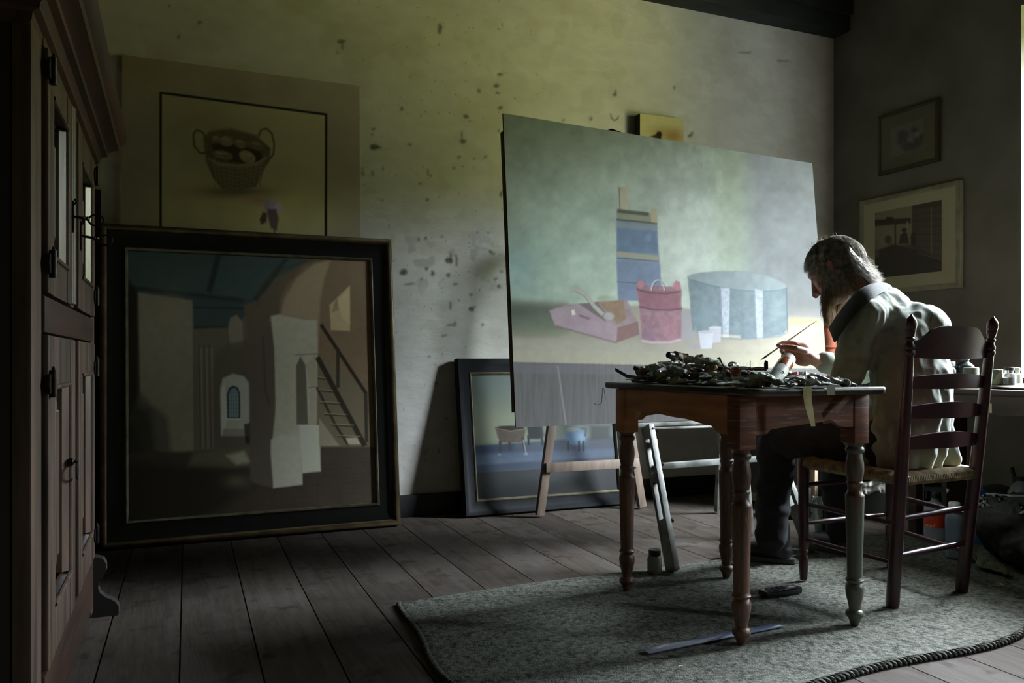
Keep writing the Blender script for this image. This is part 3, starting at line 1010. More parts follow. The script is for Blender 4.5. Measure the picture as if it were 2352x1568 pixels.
    pa.poly([(645, 725), (652, 690), (680, 640), (722, 606), (760, 596), (745, 640), (735, 690), (730, 810), (700, 760), (620, 735)], (142, 120, 76), 4, .95, tex=.06)
    pa.poly([(757, 700), (803, 656), (804, 760), (760, 758)], (166, 140, 78), 2, 1)
    pa.poly([(770, 688), (776, 684), (778, 712), (762, 718)], (112, 92, 54), 2, .6)
    pa.poly([(776, 690), (803, 660), (804, 745), (786, 730)], (186, 156, 90), 2.5, .7)
    # big white pillar
    pa.poly([(622, 726), (640, 722), (700, 735), (728, 735), (730, 815), (726, 980), (690, 1010), (694, 1112), (628, 1120), (622, 1040), (632, 930), (630, 800)], (158, 152, 118), 2.5, 1, tex=.07)
    pa.poly([(575, 850), (600, 760), (618, 740), (630, 850), (632, 950), (622, 1040), (628, 1120), (580, 1108)], (84, 74, 54), 3, .95)
    pa.line([(604, 770), (610, 900), (620, 935)], 4, (60, 50, 36), 2, .7)
    pa.poly([(622, 1010), (640, 1000), (694, 1000), (694, 1112), (628, 1120), (622, 1040)], (164, 162, 134), 2.5, .9)
    pa.poly([(681, 975), (680, 840), (690, 818), (702, 838), (708, 975)], (92, 84, 62), 2, 1)
    pa.poly([(702, 838), (726, 812), (728, 888), (712, 890)], (150, 140, 104), 2, 1)
    pa.poly([(712, 892), (728, 892), (728, 976), (708, 976)], (150, 142, 110), 2, .9)
    pa.line([(678, 815), (730, 812)], 3, (108, 96, 68), 1.5, .7)
    pa.line([(708, 890), (730, 888)], 3, (104, 92, 66), 1.5, .7)
    pa.poly([(688, 978), (734, 978), (737, 1082), (694, 1086)], (172, 170, 140), 2, 1, tex=.05)
    pa.line([(688, 978), (734, 978)], 3, (196, 192, 160), 1.5, .8)
    # stairs
    pa.poly([(730, 815), (850, 900), (850, 1024), (735, 1024)], (104, 92, 62), 3, .9)
    pa.poly([(733, 1024), (733, 960), (780, 1024)], (138, 128, 94), 2, .9)
    pa.line([(729, 820), (838, 1024)], 12, (46, 40, 28), 1.5, 1)
    pa.line([(737, 745), (842, 905)], 8, (42, 36, 26), 1.5, 1)
    pa.line([(776, 800), (776, 890)], 8, (48, 42, 30), 1.5, .95)
    pa.line([(840, 905), (842, 1015)], 8, (48, 42, 30), 1.5, .95)
    pa.line([(728, 890), (770, 975), (800, 1022)], 6, (46, 40, 28), 1.5, .95)
    for k, (x0, y0, x1) in enumerate(((730, 868, 748), (730, 897, 765), (733, 925, 780), (745, 952, 795), (760, 976, 812), (775, 1002, 828))):
        pa.line([(x0, y0), (x1, y0 + 3)], 3, (56, 48, 34), 1.2, 1)
        pa.line([(x0, y0 - 3), (x1, y0)], 1.5, (150, 138, 100), 1.2, .7)
    pa.poly([(795, 1006), (820, 1004), (828, 1020), (800, 1020)], (176, 168, 130), 2, .7)
    pa.tex(.06, 12, 77)
    lum = pa.c.mean(1, keepdims=True)
    pa.c = (lum + (pa.c - lum) * .62) * 2.6
MB2 = placed(-0.142, 4.215, 0.002, 0.003, 0.1055, -0.003)
W2, H2 = 1.3826, 1.48
t = rect_thing('framed_painting', 'large church interior painting in a broad black frame with gilt edges, standing on floor', 'painting', MB2)
obj('outer_moulding', frame_loop(W2, H2, [(0, -.02), (0, .02), (.005, .034), (.014, .040), (.024, .036), (.032, .026), (.032, -.02)]), M_GOLD, t, world=False, angle=60)
obj('black_frieze', frame_loop(W2, H2, [(.032, -.01), (.032, .024), (.05, .018), (.085, .014), (.105, .012), (.105, -.01)]), M_BLACK, t, world=False)
obj('inner_slip', frame_loop(W2, H2, [(.105, -.01), (.105, .016), (.110, .021), (.116, .018), (.121, .008), (.121, -.01)]), M_GREYG, t, world=False)
p = paint_mesh('painting_surface', W2 - .24, H2 - .24, 460, 500, sub(MB2, .12, -.006, .12), paint_church, M_PAINTG, t)
p.location = (.12, -.006, .12)
obj('back_board', MB().box((W2 / 2, .008, H2 / 2), (W2 - .05, .02, H2 - .05)), M_BACK, t, world=False)

# --- basket and iris painting
def paint_basket(pa):
    X, Y = pa.X, pa.Y
    pa.c[:] = lin((96, 84, 64))
    pa.glow(330, 160, 150, 60, (92, 74, 46), .4)
    inner = [(369, 213), (750, 261), (748, 1200), (368, 1200)]
    pa.poly(inner, (110, 98, 68), 1.5, 1)
    pa.glow(440, 300, 110, 100, (88, 78, 54), .6)
    pa.glow(610, 500, 180, 70, (142, 128, 76), .8)
    pa.glow(480, 480, 90, 50, (130, 116, 70), .5)
    pa.tex(.10, 50, 3)
    pa.line([(369, 213), (750, 263)], 6, (20, 20, 16), 1.2, 1)
    pa.line([(369, 211), (368, 1200)], 6, (20, 20, 16), 1.2, 1)
    pa.line([(749, 262), (747, 1200)], 6, (20, 20, 16), 1.2, 1)
    pa.glow(540, 440, 90, 14, (58, 50, 34), .8)
    pa.glow(590, 460, 30, 12, (120, 84, 66), .6)
    pa.poly([(466, 318), (480, 302), (530, 296), (590, 312), (622, 340), (618, 372), (600, 398), (588, 428), (550, 436), (510, 432), (490, 410), (474, 372)], (64, 54, 36), 2.5, 1, tex=.25, ts=7)
    pa.poly([(482, 372), (540, 382), (610, 372), (596, 420), (560, 435), (516, 432), (494, 412)], (80, 68, 48), 4, .8, tex=.2, ts=6)
    pa.poly([(484, 332), (510, 328), (560, 336), (600, 348), (604, 368), (560, 376), (500, 366)], (34, 28, 20), 3, .9)
    for (x, y, a, b, r, c) in ((520, 324, 16, 12, .2, (86, 74, 50)), (552, 330, 14, 10, .5, (82, 70, 48)), (512, 356, 24, 10, .25, (78, 70, 50)), (568, 360, 20, 13, .5, (100, 84, 60)), (496, 318, 10, 7, 0, (84, 72, 48)), (590, 334, 16, 9, .5, (72, 60, 38))):
        pa.ell(x, y, a, b, c, 2, .95, r, tex=.15, ts=6)
        pa.line([(x - a * .6, y - b * .5), (x + a * .4, y - b * .3)], 1.6, (150, 132, 92), 1.5, .4)
    for k in range(12):
        a = k / 11
        pa.line([(484 + a * 124, 366 + 14 * math.sin(a * 3.14)), (494 + a * 102, 430)], 1.4, (44, 36, 24), 1.2, .55)
    for j in range(6):
        y = 384 + j * 9
        pa.line([(486 + j * 3, y - 6), (545, y + 4), (606 - j * 4, y - 8)], 1.3, (104, 90, 62), 1.2, .45)
    pa.line([(478, 362), (500, 376), (545, 381), (590, 376), (612, 362)], 6, (98, 84, 58), 2, .9)
    pa.line([(488, 366), (474, 350), (460, 352), (446, 335), (444, 308), (452, 298), (466, 304), (476, 324), (484, 352)], 5, (62, 50, 32), 1.6, 1)
    pa.line([(594, 312), (600, 298), (612, 295), (624, 306), (630, 330), (628, 354), (616, 368)], 5, (66, 54, 34), 1.6, 1)
    pa.line([(488, 300), (530, 296), (596, 314)], 5, (78, 62, 38), 2, .7)
    # iris
    pa.ell(624, 476, 16, 20, (128, 112, 108), 3, .9, tex=.2, ts=6)
    pa.ell(640, 478, 10, 13, (142, 126, 118), 2.5, .8)
    pa.ell(614, 470, 7, 14, (112, 98, 98), 2.5, .8)
    pa.poly([(614, 480), (634, 480), (640, 502), (636, 530), (622, 524), (616, 500)], (74, 58, 54), 2.5, .95)
    pa.poly([(604, 486), (614, 490), (612, 510), (600, 516), (596, 504)], (58, 46, 36), 2, .95)
    pa.line([(630, 520), (634, 640)], 4, (70, 66, 36), 1.5, .9)
    pa.c *= np.array([3.6, 4.2, 6.0])
MB1 = placed(-0.052, 4.385, 0.002, 0.0, 0.018, 0)
W1, H1 = 1.135, 2.285
t = rect_thing('unframed_painting', 'tall unframed board with a painted wicker basket and iris, behind the church painting', 'painting', MB1)
p = paint_mesh('painting_surface', W1, H1, 330, 640, sub(MB1, 0, -.0005, 0), paint_basket, M_PAINT, t)
p.location = (0, -.0005, 0)
obj('board', MB().box((W1 / 2, .008, H1 / 2), (W1, .016, H1), bev=.001), mat('brown_board_edge', (88, 74, 52), .8), t, world=False)

# --- dark empty looking frame behind the cabinet
MB3 = placed(-0.80, 4.30, 0.002, 0, .06, 0)
t = rect_thing('dark_picture_frame', 'dark frame leaning in the corner, top right corner showing beside the cabinet cornice', 'picture frame', MB3)
obj('frame_moulding', frame_loop(.66, 1.635, [(0, 0), (0, .022), (.03, .03), (.06, .018), (.06, 0)]), M_BLACK, t, world=False)
obj('frame_panel', MB().box((.33, .0, .8175), (.58, .012, 1.55)), M_EDGE, t, world=False)

# --- framed painting of three-legged pots
def paint_pots(pa):
    X, Y = pa.X, pa.Y
    pa.c[:] = lin((96, 106, 98))
    pa.glow(1150, 980, 90, 70, (138, 142, 116), .7)
    pa.glow(1160, 860, 120, 60, (108, 122, 118), .5)
    pa.glow(1370, 930, 60, 120, (60, 68, 64), .7)
    pa.tex(.1, 30, 4)
    pa.poly([(1070, 1026), (1200, 1016), (1420, 1000), (1420, 1040), (1200, 1052), (1070, 1062)], (62, 70, 82), 3, 1, tex=.12)
    pa.poly([(1070, 1046), (1200, 1038), (1420, 1030), (1420, 1052), (1200, 1062), (1070, 1072)], (76, 88, 106), 4, .9, tex=.15)
    pa.poly([(1070, 1070), (1200, 1060), (1420, 1048), (1420, 1066), (1200, 1078), (1070, 1086)], (58, 68, 84), 2.5, 1)
    pa.poly([(1070, 1085), (1200, 1078), (1420, 1062), (1420, 1180), (1070, 1180)], (52, 54, 54), 2.5, 1, tex=.08)
    pa.poly([(1085, 1022), (1180, 1018), (1180, 1036), (1085, 1042)], (42, 54, 74), 4, .7)
    # bowl pot
    pa.poly([(1137, 981), (1150, 978), (1208, 984), (1204, 1008), (1196, 1016), (1150, 1016), (1143, 1004)], (80, 72, 62), 2, 1, tex=.2, ts=8)
    pa.ell(1172, 983, 33, 6, (32, 28, 26), 1.5, .95)
    pa.line([(1139, 983), (1172, 990), (1206, 985)], 2, (130, 120, 102), 1.2, .7)
    for pts in ([(1148, 1012), (1150, 1030), (1147, 1043)], [(1200, 1004), (1204, 1022), (1207, 1040)], [(1170, 1014), (1172, 1034)]):
        pa.line(pts, 6, (52, 48, 46), 1.5, 1)
    pa.line([(1202, 1010), (1206, 1028), (1208, 1040)], 2.5, (140, 142, 148), 1.2, .8)
    pa.ell(1147, 1043, 4, 3, (120, 124, 130), 1.5, .7)
    pa.ell(1208, 1042, 5, 3, (130, 134, 142), 1.5, .7)
    # middle pot
    pa.poly([(1210, 978), (1246, 978), (1250, 1000), (1240, 1008), (1214, 1008)], (34, 36, 38), 2.5, 1)
    for x in (1213, 1244):
        pa.line([(x, 1000), (x + 2, 1022)], 5, (32, 34, 38), 1.5, 1)
    pa.glow(1262, 985, 12, 16, (150, 154, 128), .7)
    # blue jug pot
    pa.ell(1322, 1002, 24, 20, (84, 106, 128), 2.5, 1, tex=.15, ts=8)
    pa.glow(1332, 1006, 12, 12, (134, 160, 178), .7)
    pa.ell(1314, 986, 15, 5, (120, 118, 112), 1.5, .9)
    pa.line([(1334, 984), (1346, 984), (1344, 1002)], 4, (56, 66, 80), 1.5, 1)
    for x in (1305, 1330, 1340):
        pa.line([(x, 1012), (x, 1036)], 5, (36, 42, 52), 1.5, 1)
    pa.poly([(1356, 978), (1400, 978), (1400, 1006), (1356, 1010)], (34, 38, 38), 4, .8)
    pa.c *= .75
MB4 = placed(1.615, 4.295, 0.002, 0.004, 0.155, 0)
W4, H4 = 1.06, 0.858
t = rect_thing('framed_painting', 'smaller black framed painting of three-legged pots, leaning low behind the easels', 'painting', MB4)
obj('outer_moulding', frame_loop(W4, H4, [(0, -.01), (0, .03), (.006, .038), (.02, .036), (.03, .03), (.045, .022), (.066, .018), (.075, .014), (.075, -.01)]), mat('blue_black_frame_lacquer', (16, 20, 23), .6, col2=(11, 13, 15), scale=15, spec=.12), t, world=False, angle=60)
obj('inner_slip', frame_loop(W4, H4, [(.075, -.01), (.075, .018), (.080, .021), (.086, .016), (.090, .008), (.090, -.01)]), M_GREYG, t, world=False)
p = paint_mesh('painting_surface', W4 - .17, H4 - .17, 330, 260, sub(MB4, .085, -.006, .085), paint_pots, M_PAINTG, t)
p.location = (.085, -.006, .085)
obj('back_board', MB().box((W4 / 2, .008, H4 / 2), (W4 - .03, .02, H4 - .03)), M_BACK, t, world=False)

# --- little canvas hung high on the back wall
def paint_little(pa):
    pa.c[:] = lin((190, 182, 140))
    pa.glow(1545, 312, 26, 18, (140, 100, 46), .8)
    pa.glow(1515, 302, 24, 12, (160, 136, 80), .6)
    pa.ell(1514, 309, 7, 8, (36, 30, 18), 2.5, 1)
    pa.poly([(1490, 315), (1512, 305), (1520, 318), (1500, 330)], (38, 32, 18), 2.5, .95)
    pa.tex(.06, 8, 3)
ML = placed(2.785, 4.385, 2.05)
t = rect_thing('small_canvas', 'small unframed pale canvas hung high on the back wall, just above the big canvas', 'painting', ML)
p = paint_mesh('painting_surface', .315, .28, 90, 80, sub(ML, 0, -.0005, 0), paint_little, M_PAINT, t)
p.location = (0, -.0005, 0)
obj('canvas_edge', MB().box((.1575, .027, .14), (.315, .054, .28), bev=.001), M_EDGE, t, world=False)

# --- two framed prints on the right wall (local x runs towards the camera side)
def wall_pic(name, label, y0, y1, z0, z1, fr, mat_c, matw, fn, fm, nx, ny, bot=None):
    W, H = y1 - y0, z1 - z0
    M = Matrix(((0, 1, 0), (-1, 0, 0), (0, 0, 1))).to_4x4()
    M.translation = (XR - .022, y1, z0)
    t = thing(name, label, 'picture', M.translation.copy(), M.to_3x3())
    obj('frame', frame_loop(W, H, [(0, -.02), (0, .006), (fr * .3, .010), (fr, .006), (fr, -.005)]), fm, t, world=False)
    obj('mount', MB().box((W / 2, .0, H / 2), (W - 2 * fr + .002, .006, H - 2 * fr + .002)), mat_c, t, world=False)
    p = paint_mesh('print', W - 2 * matw[0], H - matw[1] - matw[2], nx, ny, sub(M, matw[0], -.0045, matw[1]), fn, M_PAINTG, t)
    p.location = (matw[0], -.0045, matw[1])
    return t
def paint_flower(pa):
    pa.c[:] = lin((112, 108, 98))
    pa.tex(.12, 10, 3)
    for (x, y, r, c) in ((2075, 312, 14, (58, 50, 44)), (2100, 298, 9, (48, 56, 52)), (2092, 322, 8, (136, 134, 128)), (2110, 322, 14, (50, 62, 58)), (2084, 336, 14, (54, 66, 60)), (2102, 336, 12, (52, 66, 62)), (2066, 326, 7, (52, 44, 40)), (2106, 308, 6, (140, 136, 130)), (2118, 312, 6, (44, 56, 54))):
        pa.ell(x, y, r, r * .9, c, 5, .75, rag=4)
def paint_library(pa):
    X, Y = pa.X, pa.Y
    pa.c[:] = lin((64, 56, 42))
    pa.poly([(2004, 486), (2095, 470), (2095, 560), (2004, 575)], (128, 122, 94), 2, 1)
    pa.poly([(2004, 505), (2092, 500), (2092, 512), (2004, 520)], (56, 42, 28), 2, 1)
    pa.poly([(2035, 498), (2052, 498), (2052, 512), (2035, 512)], (50, 38, 26), 1.5, 1)
    pa.line([(2056, 512), (2057, 570)], 4, (66, 56, 40), 1.2, 1)
    pa.line([(2084, 508), (2086, 545)], 3, (150, 144, 116), 1.2, .8)
    pa.poly([(2095, 472), (2176, 456), (2176, 600), (2100, 580)], (74, 68, 54), 2, 1)
    for k in range(8):
        y = 472 + k * 15
        pa.line([(2098, y + 6 - k * .2), (2176, y - 6 + k * 2.4)], 2, (44, 38, 30), 1.2, .8)
    for k in range(16):
        x = 2100 + k * 4.7
        pa.line([(x, 480), (x, 592)], 1.2, (100, 92, 74), 1, .35)
    pa.line([(2139, 476), (2139, 590)], 3, (120, 112, 86), 1.2, .8)
    pa.ell(2077, 528, 6, 5, (48, 40, 30), 1.5, 1)
    pa.poly([(2068, 540), (2076, 532), (2084, 535), (2088, 560), (2064, 560)], (52, 46, 34), 2, 1)
    pa.ell(2040, 550, 8, 10, (62, 58, 42), 2, .9)
    pa.ell(2098, 550, 7, 18, (50, 44, 34), 2, .9)
    pa.ell(2080, 575, 20, 14, (112, 106, 84), 4, .5)
    pa.poly([(2004, 580), (2050, 560), (2120, 575), (2178, 605), (2178, 640), (2004, 650)], (58, 46, 36), 4, .95, tex=.15)
    pa.line([(2110, 580), (2176, 602)], 2, (110, 98, 76), 1.5, .7)
    pa.poly([(2006, 552), (2020, 552), (2018, 590), (2008, 590)], (110, 106, 84), 3, .6)
M_MOUNT = mat('cream_mount_card', (176, 172, 142), .85)
M_MOUNTD = mat('olive_mount_card', (104, 100, 82), .85)
M_GILTD = mat('dark_gilt_frame', (70, 64, 40), .5, metal=.3)
wall_pic('framed_print', 'small gilt framed flower print, the upper of two on the right wall', 3.60, 4.045, 2.025, 2.40, .022, M_MOUNTD, (.10, .095, .095), paint_flower, M_GILTD, 110, 90)
wall_pic('framed_print', 'larger library print in a wide cream mount, the lower of two on the right wall', 3.45, 4.195, 1.265, 1.885, .03, M_MOUNT, (.125, .105, .095), paint_library, mat('pale_limed_frame', (150, 148, 124), .5, col2=(128, 126, 104), scale=12), 200, 180)

# ------------------------------------------------------------------ oak cabinet at the left (local x = out of its front, y = along the front away from the camera)
CABA = R_(2.3)
cab = thing('oak_cabinet', 'tall dark oak cupboard with carved cornice and keys in its doors at the left edge', 'cabinet', (-.181, 1.825, 0), (0, 0, -CABA))
LC, HC, DC = 1.345, 1.52, .50
mb = MB()
mb.box((-DC / 2 - .026, LC / 2, .10 + (HC - .10) / 2), (DC - .006, LC - .004, HC - .12), bev=.004)
obj('carcase', mb, M_OAKB, cab, world=False)
# face frame: stiles and rails in front of the carcase
def wavy(mb, y0, y1, z0, z1, x=-.02, th=.03, n=24, seed=0):
    """board with a slightly worn edge"""
    mb.box((x, (y0 + y1) / 2, (z0 + z1) / 2), (th, y1 - y0, z1 - z0), bev=.004)
for y0, y1, z0, z1 in ((0, .13, .02, HC), (1.235, LC, .02, HC), (.655, .725, .985, 1.49), (.655, .725, .21, .90)):
    mb = MB()
    wavy(mb, y0, y1, z0, z1, x=-.011, th=.033)
    obj('stile', mb, M_OAK, cab, world=False)
M_RAIL = mat('dark_oak_rail', (58, 38, 27), .42, col2=(36, 24, 17), scale=3, stretch=(9, .8, 9), bump=.4, bscale=5)
for z, h, x in ((.942, .075, -.006), (1.50, .035, -.008), (.135, .15, -.006)):
    obj('rail', MB().box((x, LC / 2, z), (.036, LC - .26, h), bev=.005), M_RAIL, cab, world=False)
def raised_door(y0, y1, z0, z1, st, kind):
    """frame-and-panel door: stiles and rails, chamfered recess, raised field with wide bevels"""
    d = obj('door', MB().box((.004, y0 + st / 2, (z0 + z1) / 2), (.026, st, z1 - z0), bev=.005)
            .box((.004, y1 - st / 2, (z0 + z1) / 2), (.026, st, z1 - z0), bev=.005)
            .box((.003, (y0 + y1) / 2, z0 + st * .55), (.024, y1 - y0 - 2 * st, st * 1.1), bev=.003)
            .box((.003, (y0 + y1) / 2, z1 - st * .55), (.024, y1 - y0 - 2 * st, st * 1.1), bev=.003), M_OAK, cab, world=False)
    a, b, c, e = y0 + st, y1 - st, z0 + st * 1.1, z1 - st * 1.1
    # moulding strips (ovolo) round the recess
    m = MB()
    for (p0, p1) in (((.012, a, c), (.012, a, e)), ((.014, b + .006, c), (.014, b + .006, e)), ((.016, a, c), (.016, b, c)), ((.016, a, e), (.016, b, e))):
        m.tube([p0, p1], .0055, 8)
    obj('panel_moulding', m, M_OAK, d, world=False)
    # raised field: loops from the recess floor up to the field
    lp = [(0, -.016), (.012, -.016), (.060, -.006), (.064, -.002)]
    vs, fs = [], []
    for ins, x in lp:
        vs += [(x, a + ins, c + ins), (x, b - ins, c + ins), (x, b - ins, e - ins), (x, a + ins, e - ins)]
    for i in range(3):
        for k in range(4):
            k2 = (k + 1) % 4
            fs.append((i * 4 + k, i * 4 + k2, (i + 1) * 4 + k2, (i + 1) * 4 + k))
    fs.append((12, 13, 14, 15))
    obj('raised_panel', MB().add(vs, fs), M_OAK, d, world=False, smooth=False)
    # chamfer of the far stile, polished by wear: faces the window
    m = MB()
    m.prism([(-.002, b - .013), (.013, b + .001), (-.016, b + .001), (-.016, b - .013)], (0, 0, c + .004), (1, 0, 0), (0, 1, 0), (0, 0, e - c - .008))
    obj('chamfer', m, M_BEV, d, world=False, smooth=False, label='worn shiny chamfer along the door panel')
    return d
doors = [raised_door(.145, .56, .985, 1.485, .075, 0), raised_door(.735, 1.225, .985, 1.485, .085, 0), raised_door(.145, .645, .215, .90, .10, 1), raised_door(.735, 1.225, .215, .90, .085, 1)]
# strip moulding between the upper doors
mb = MB()
for y, r in ((.585, .010), (.605, .013), (.63, .008)):
    mb.tube([(.010, y, .99), (.010, y, 1.485)], r, 10)
obj('reeded_strip', mb, M_OAK, cab, world=False)
# hinges
for d, (y, z) in ((0, (.155, 1.44)), (0, (.155, 1.045)), (1, (1.215, 1.435)), (1, (1.215, 1.05)), (2, (.155, .80)), (3, (1.215, .824)), (3, (1.215, .29))):
    h = MB()
    h.tube([(.024, y, z - .028), (.024, y, z + .028)], .007, 10)
    s_ = 1 if y > .6 else -1
    h.prism([(-.026, -.02), (.026, -.02), (.026, .02), (-.026, .02), (-.04, .0)], (.017, y, z), (0, 1, 0), (0, 0, 1), (.004, 0, 0))
    h.tube([(.024, y, z + .026), (.024, y, z + .036)], [.005, .002], 8)
    obj('hinge', h, M_IRON, doors[d], world=False)
def key(y, z, ln, dr, tilt):
    k = MB()
    e0 = Vector((.012, y, z))
    e1 = Vector((.012 + ln, y + .004, z - tilt))
    k.tube([e0, e1], .0036, 10)
    k.lathe([(0, .0036), (.003, .007), (.007, .0045), (.011, .0065), (.015, .003)], e1 - (e1 - e0).normalized() * .014, e1, 10)
    c = e1 + Vector((.016, .002, -.002))
    ring = [c + Vector((.0175 * math.cos(a), .004 * math.sin(a), .0145 * math.sin(a))) for a in np.linspace(math.pi, 3 * math.pi, 25)]
    k.tube(ring, .0026, 8)
    kk = obj('key', k, M_IRON, dr, world=False)
    kp = MB()
    kp.prism([(-.010, -.04), (.010, -.04), (.013, 0), (.008, .038), (-.008, .038), (-.013, 0)], (.0175, y, z), (0, 1, 0), (0, 0, 1), (.003, 0, 0))
    kp.tube([(.02, y, z + .03), (.026, y, z + .036), (.022, y, z + .044)], .003, 8)
    obj('keyhole_plate', kp, M_IRON, dr, world=False)
key(.575, 1.208, .042, doors[0], .004)
key(.765, 1.186, .050, doors[1], .007)
mb = MB()
rg = [Vector((.030, .545 + .012 * math.cos(a), .575 + .020 * math.sin(a))) for a in np.linspace(0, 2 * math.pi, 21)]
mb.tube(rg, .003, 8)
mb.lathe([(0, .010), (.004, .010), (.008, .004), (.014, .004)], (.016, .545, .597), (.032, .545, .597), 12)
obj('ring_handle', mb, M_IRON, doors[2], world=False)
# cornice: stepped and rounded moulding running along the front and returning at the ends
prof = [(0, 1.475), (.006, 1.485), (.008, 1.50), (.020, 1.507), (.022, 1.517), (.030, 1.528), (.044, 1.534), (.046, 1.545), (.060, 1.556), (.078, 1.562), (.082, 1.575), (.096, 1.588), (.104, 1.606), (.100, 1.622), (.088, 1.632), (.06, 1.636), (-.3, 1.64)]
vs, fs = [], []
for x, z in prof:
    e = max(x, -.02) * .55
    vs += [(-DC - .01, -e - .0, z), (x, -e, z), (x, LC + e, z), (-DC - .01, LC + e, z)]
for i in range(len(prof) - 1):
    for k in range(3):
        fs.append((i * 4 + k, i * 4 + k + 1, (i + 1) * 4 + k + 1, (i + 1) * 4 + k))
obj('cornice', MB().add(vs, fs), M_OAKH, cab, world=False, angle=30)
# scroll feet
for y in (1.30, .03):
    sc = [(-.03, .20), (.012, .20), (.035, .192), (.044, .175), (.045, .152), (.036, .132), (.024, .116), (.020, .098), (.026, .080), (.042, .064), (.058, .056), (.072, .046), (.082, .030), (.082, .006), (.078, .0), (-.03, .0)]
    obj('scroll_foot', MB().prism(sc, (0, y, 0), (1, 0, 0), (0, 0, 1), (0, .045, 0)), M_OAKB, cab, world=False)
for y in (1.30, .03):
    obj('back_foot', MB().box((-DC + .02, y + .02, .05), (.05, .05, .10), bev=.004), M_OAKB, cab, world=False)

# ------------------------------------------------------------------ rug
rug = thing('rug', 'worn grey woven rug with a braided edge under the table and chair', 'rug', (2.1, 2.4, 0))
rc = [Vector((.74, 1.66, 0)), Vector((3.55, 2.05, 0)), Vector((3.58, 3.06, 0)), Vector((.80, 2.86, 0))]
def rugpt(u, v, z=0):
    front = rc[0].lerp(rc[1], u) + Vector((0, .035 * math.sin(u * 7 + .6) - .10 * math.sin(math.pi * u) * 1.0 + .02 * math.sin(u * 19), 0))
    far = rc[3].lerp(rc[2], u) + Vector((0, .02 * math.sin(u * 9), 0))
    p = front.lerp(far, v)
    if u < .08:
        k = (1 - u / .08)
        p.x += .05 * k * (v - .5) ** 2 * 4 * (1 if True else 0) + .012 * k * math.sin(v * 11)
    p.z = z
    return p
def rugz(p):
    return .009 + .0035 * mnoise.noise(Vector((p.x * 3, p.y * 3, 0))) + .0012 * mnoise.noise(Vector((p.x * 90, p.y * 90, 0))) + .0012 * mnoise.noise(Vector((p.x * 220, p.y * 220, 3)))
def rugtop(u, v):
    p = rugpt(u, v)
    p.z = rugz(p)
    e = min(u, 1 - u) * 2.8
    e2 = min(v, 1 - v) * 1.15
    k = min(1, min(e, e2) / .02)
    p.z = .003 + (p.z - .003) * (.3 + .7 * k)
    return p
mb = MB()
mb.grid(rugtop, 640, 260)
M_RUG = mat('grey_rug_pile', (120, 122, 113), .95, col2=(76, 78, 72), scale=70, bump=1.0, bscale=240, bdist=.006, spec=.1, col3=(58, 60, 54), scale3=36, lo3=.56, hi3=.70)
obj('pile', mb, M_RUG, rug)
def braid(pfn, n, r, name, turns):
    m = MB()
    for ph in (0, math.pi):
        pts, rr = [], []
        for i in range(n + 1):
            t = i / n
            p = pfn(t)
            q = pfn(min(1, t + 1e-3)) - pfn(max(0, t - 1e-3))
            q.normalize()
            nn = Vector((-q.y, q.x, 0))
            a = t * turns * 2 * math.pi + ph
            pts.append(p + nn * (r * .75 * math.cos(a)) + Vector((0, 0, r * 1.05 + r * .6 * math.sin(a))))
        m.tube(pts, r * .8, 6)
    return m
M_BRAID = mat('dark_braid_wool', (78, 80, 72), .95, col2=(50, 52, 46), scale=60, bump=.8, bscale=150)
obj('braided_edge', braid(lambda t: rugpt(t, 0), 1500, .0085, 'b', 75), M_BRAID, rug)
obj('braided_edge', braid(lambda t: rugpt(0, t), 600, .006, 'b', 40), M_BRAID, rug)

# ------------------------------------------------------------------ worktable
TZ = .766
tb = thing('work_table', 'old brown pine table with turned legs and scalloped apron, heaped with paint tubes', 'table', (1.86, 2.35, 0))
TX0, TX1, TY0, TY1 = 1.60, 2.13, 1.93, 2.785
LX = (1.64, 2.085)
LY = (2.03, 2.67)
mb = MB()
def outline(x0, x1, y0, y1, r, n=8):
    o = []
    for cx, cy, a0 in ((x1 - r, y0 + r, -90), (x1 - r, y1 - r, 0), (x0 + r, y1 - r, 90), (x0 + r, y0 + r, 180)):
        for k in range(n + 1):
            a = R_(a0 + 90 * k / n)
            o.append((cx + r * math.cos(a), cy + r * math.sin(a)))
    return o
ol = outline(TX0, TX1, TY0, TY1, .035)
vs, fs = [], []
lv = [(-.003, TZ), (0, TZ - .003), (.001, TZ - .012), (-.002, TZ - .020), (-.008, TZ - .023)]
for ex, z in lv:
    o2 = outline(TX0 - ex, TX1 + ex, TY0 - ex, TY1 + ex, .035 + ex)
    vs += [(x + .0012 * mnoise.noise(Vector((x * 30, y * 30, 0))), y + .002 * mnoise.noise(Vector((x * 25, y * 25, 5))), z) for x, y in o2]
n = len(ol)
for i in range(len(lv) - 1):
    for k in range(n):
        k2 = (k + 1) % n
        fs.append((i * n + k, i * n + k2, (i + 1) * n + k2, (i + 1) * n + k))
fs.append(tuple(range(n)))
fs.append(tuple(range((len(lv) - 1) * n, len(lv) * n))[::-1])
obj('tabletop', MB().add(vs, fs), M_TOP, tb, angle=50)
PROF = [(0, .0135), (.006, .015), (.020, .020), (.027, .027), (.036, .0285), (.044, .024), (.048, .0175), (.060, .019), (.080, .0235), (.100, .0275), (.116, .0285), (.126, .026), (.132, .021), (.136, .0265), (.142, .0285), (.148, .0235), (.154, .0232),
        (.25, .0252), (.35, .0278), (.404, .0292), (.410, .0290), (.414, .0245), (.428, .0215), (.440, .0225), (.444, .026), (.449, .026), (.453, .0225), (.470, .0258), (.490, .0282), (.510, .0275), (.530, .0235), (.541, .0220), (.545, .0272), (.553, .0292), (.560, .0265), (.562, .0235), (.566, .0235), (.570, .0275), (.577, .0275), (.581, .0245), (.588, .0250)]
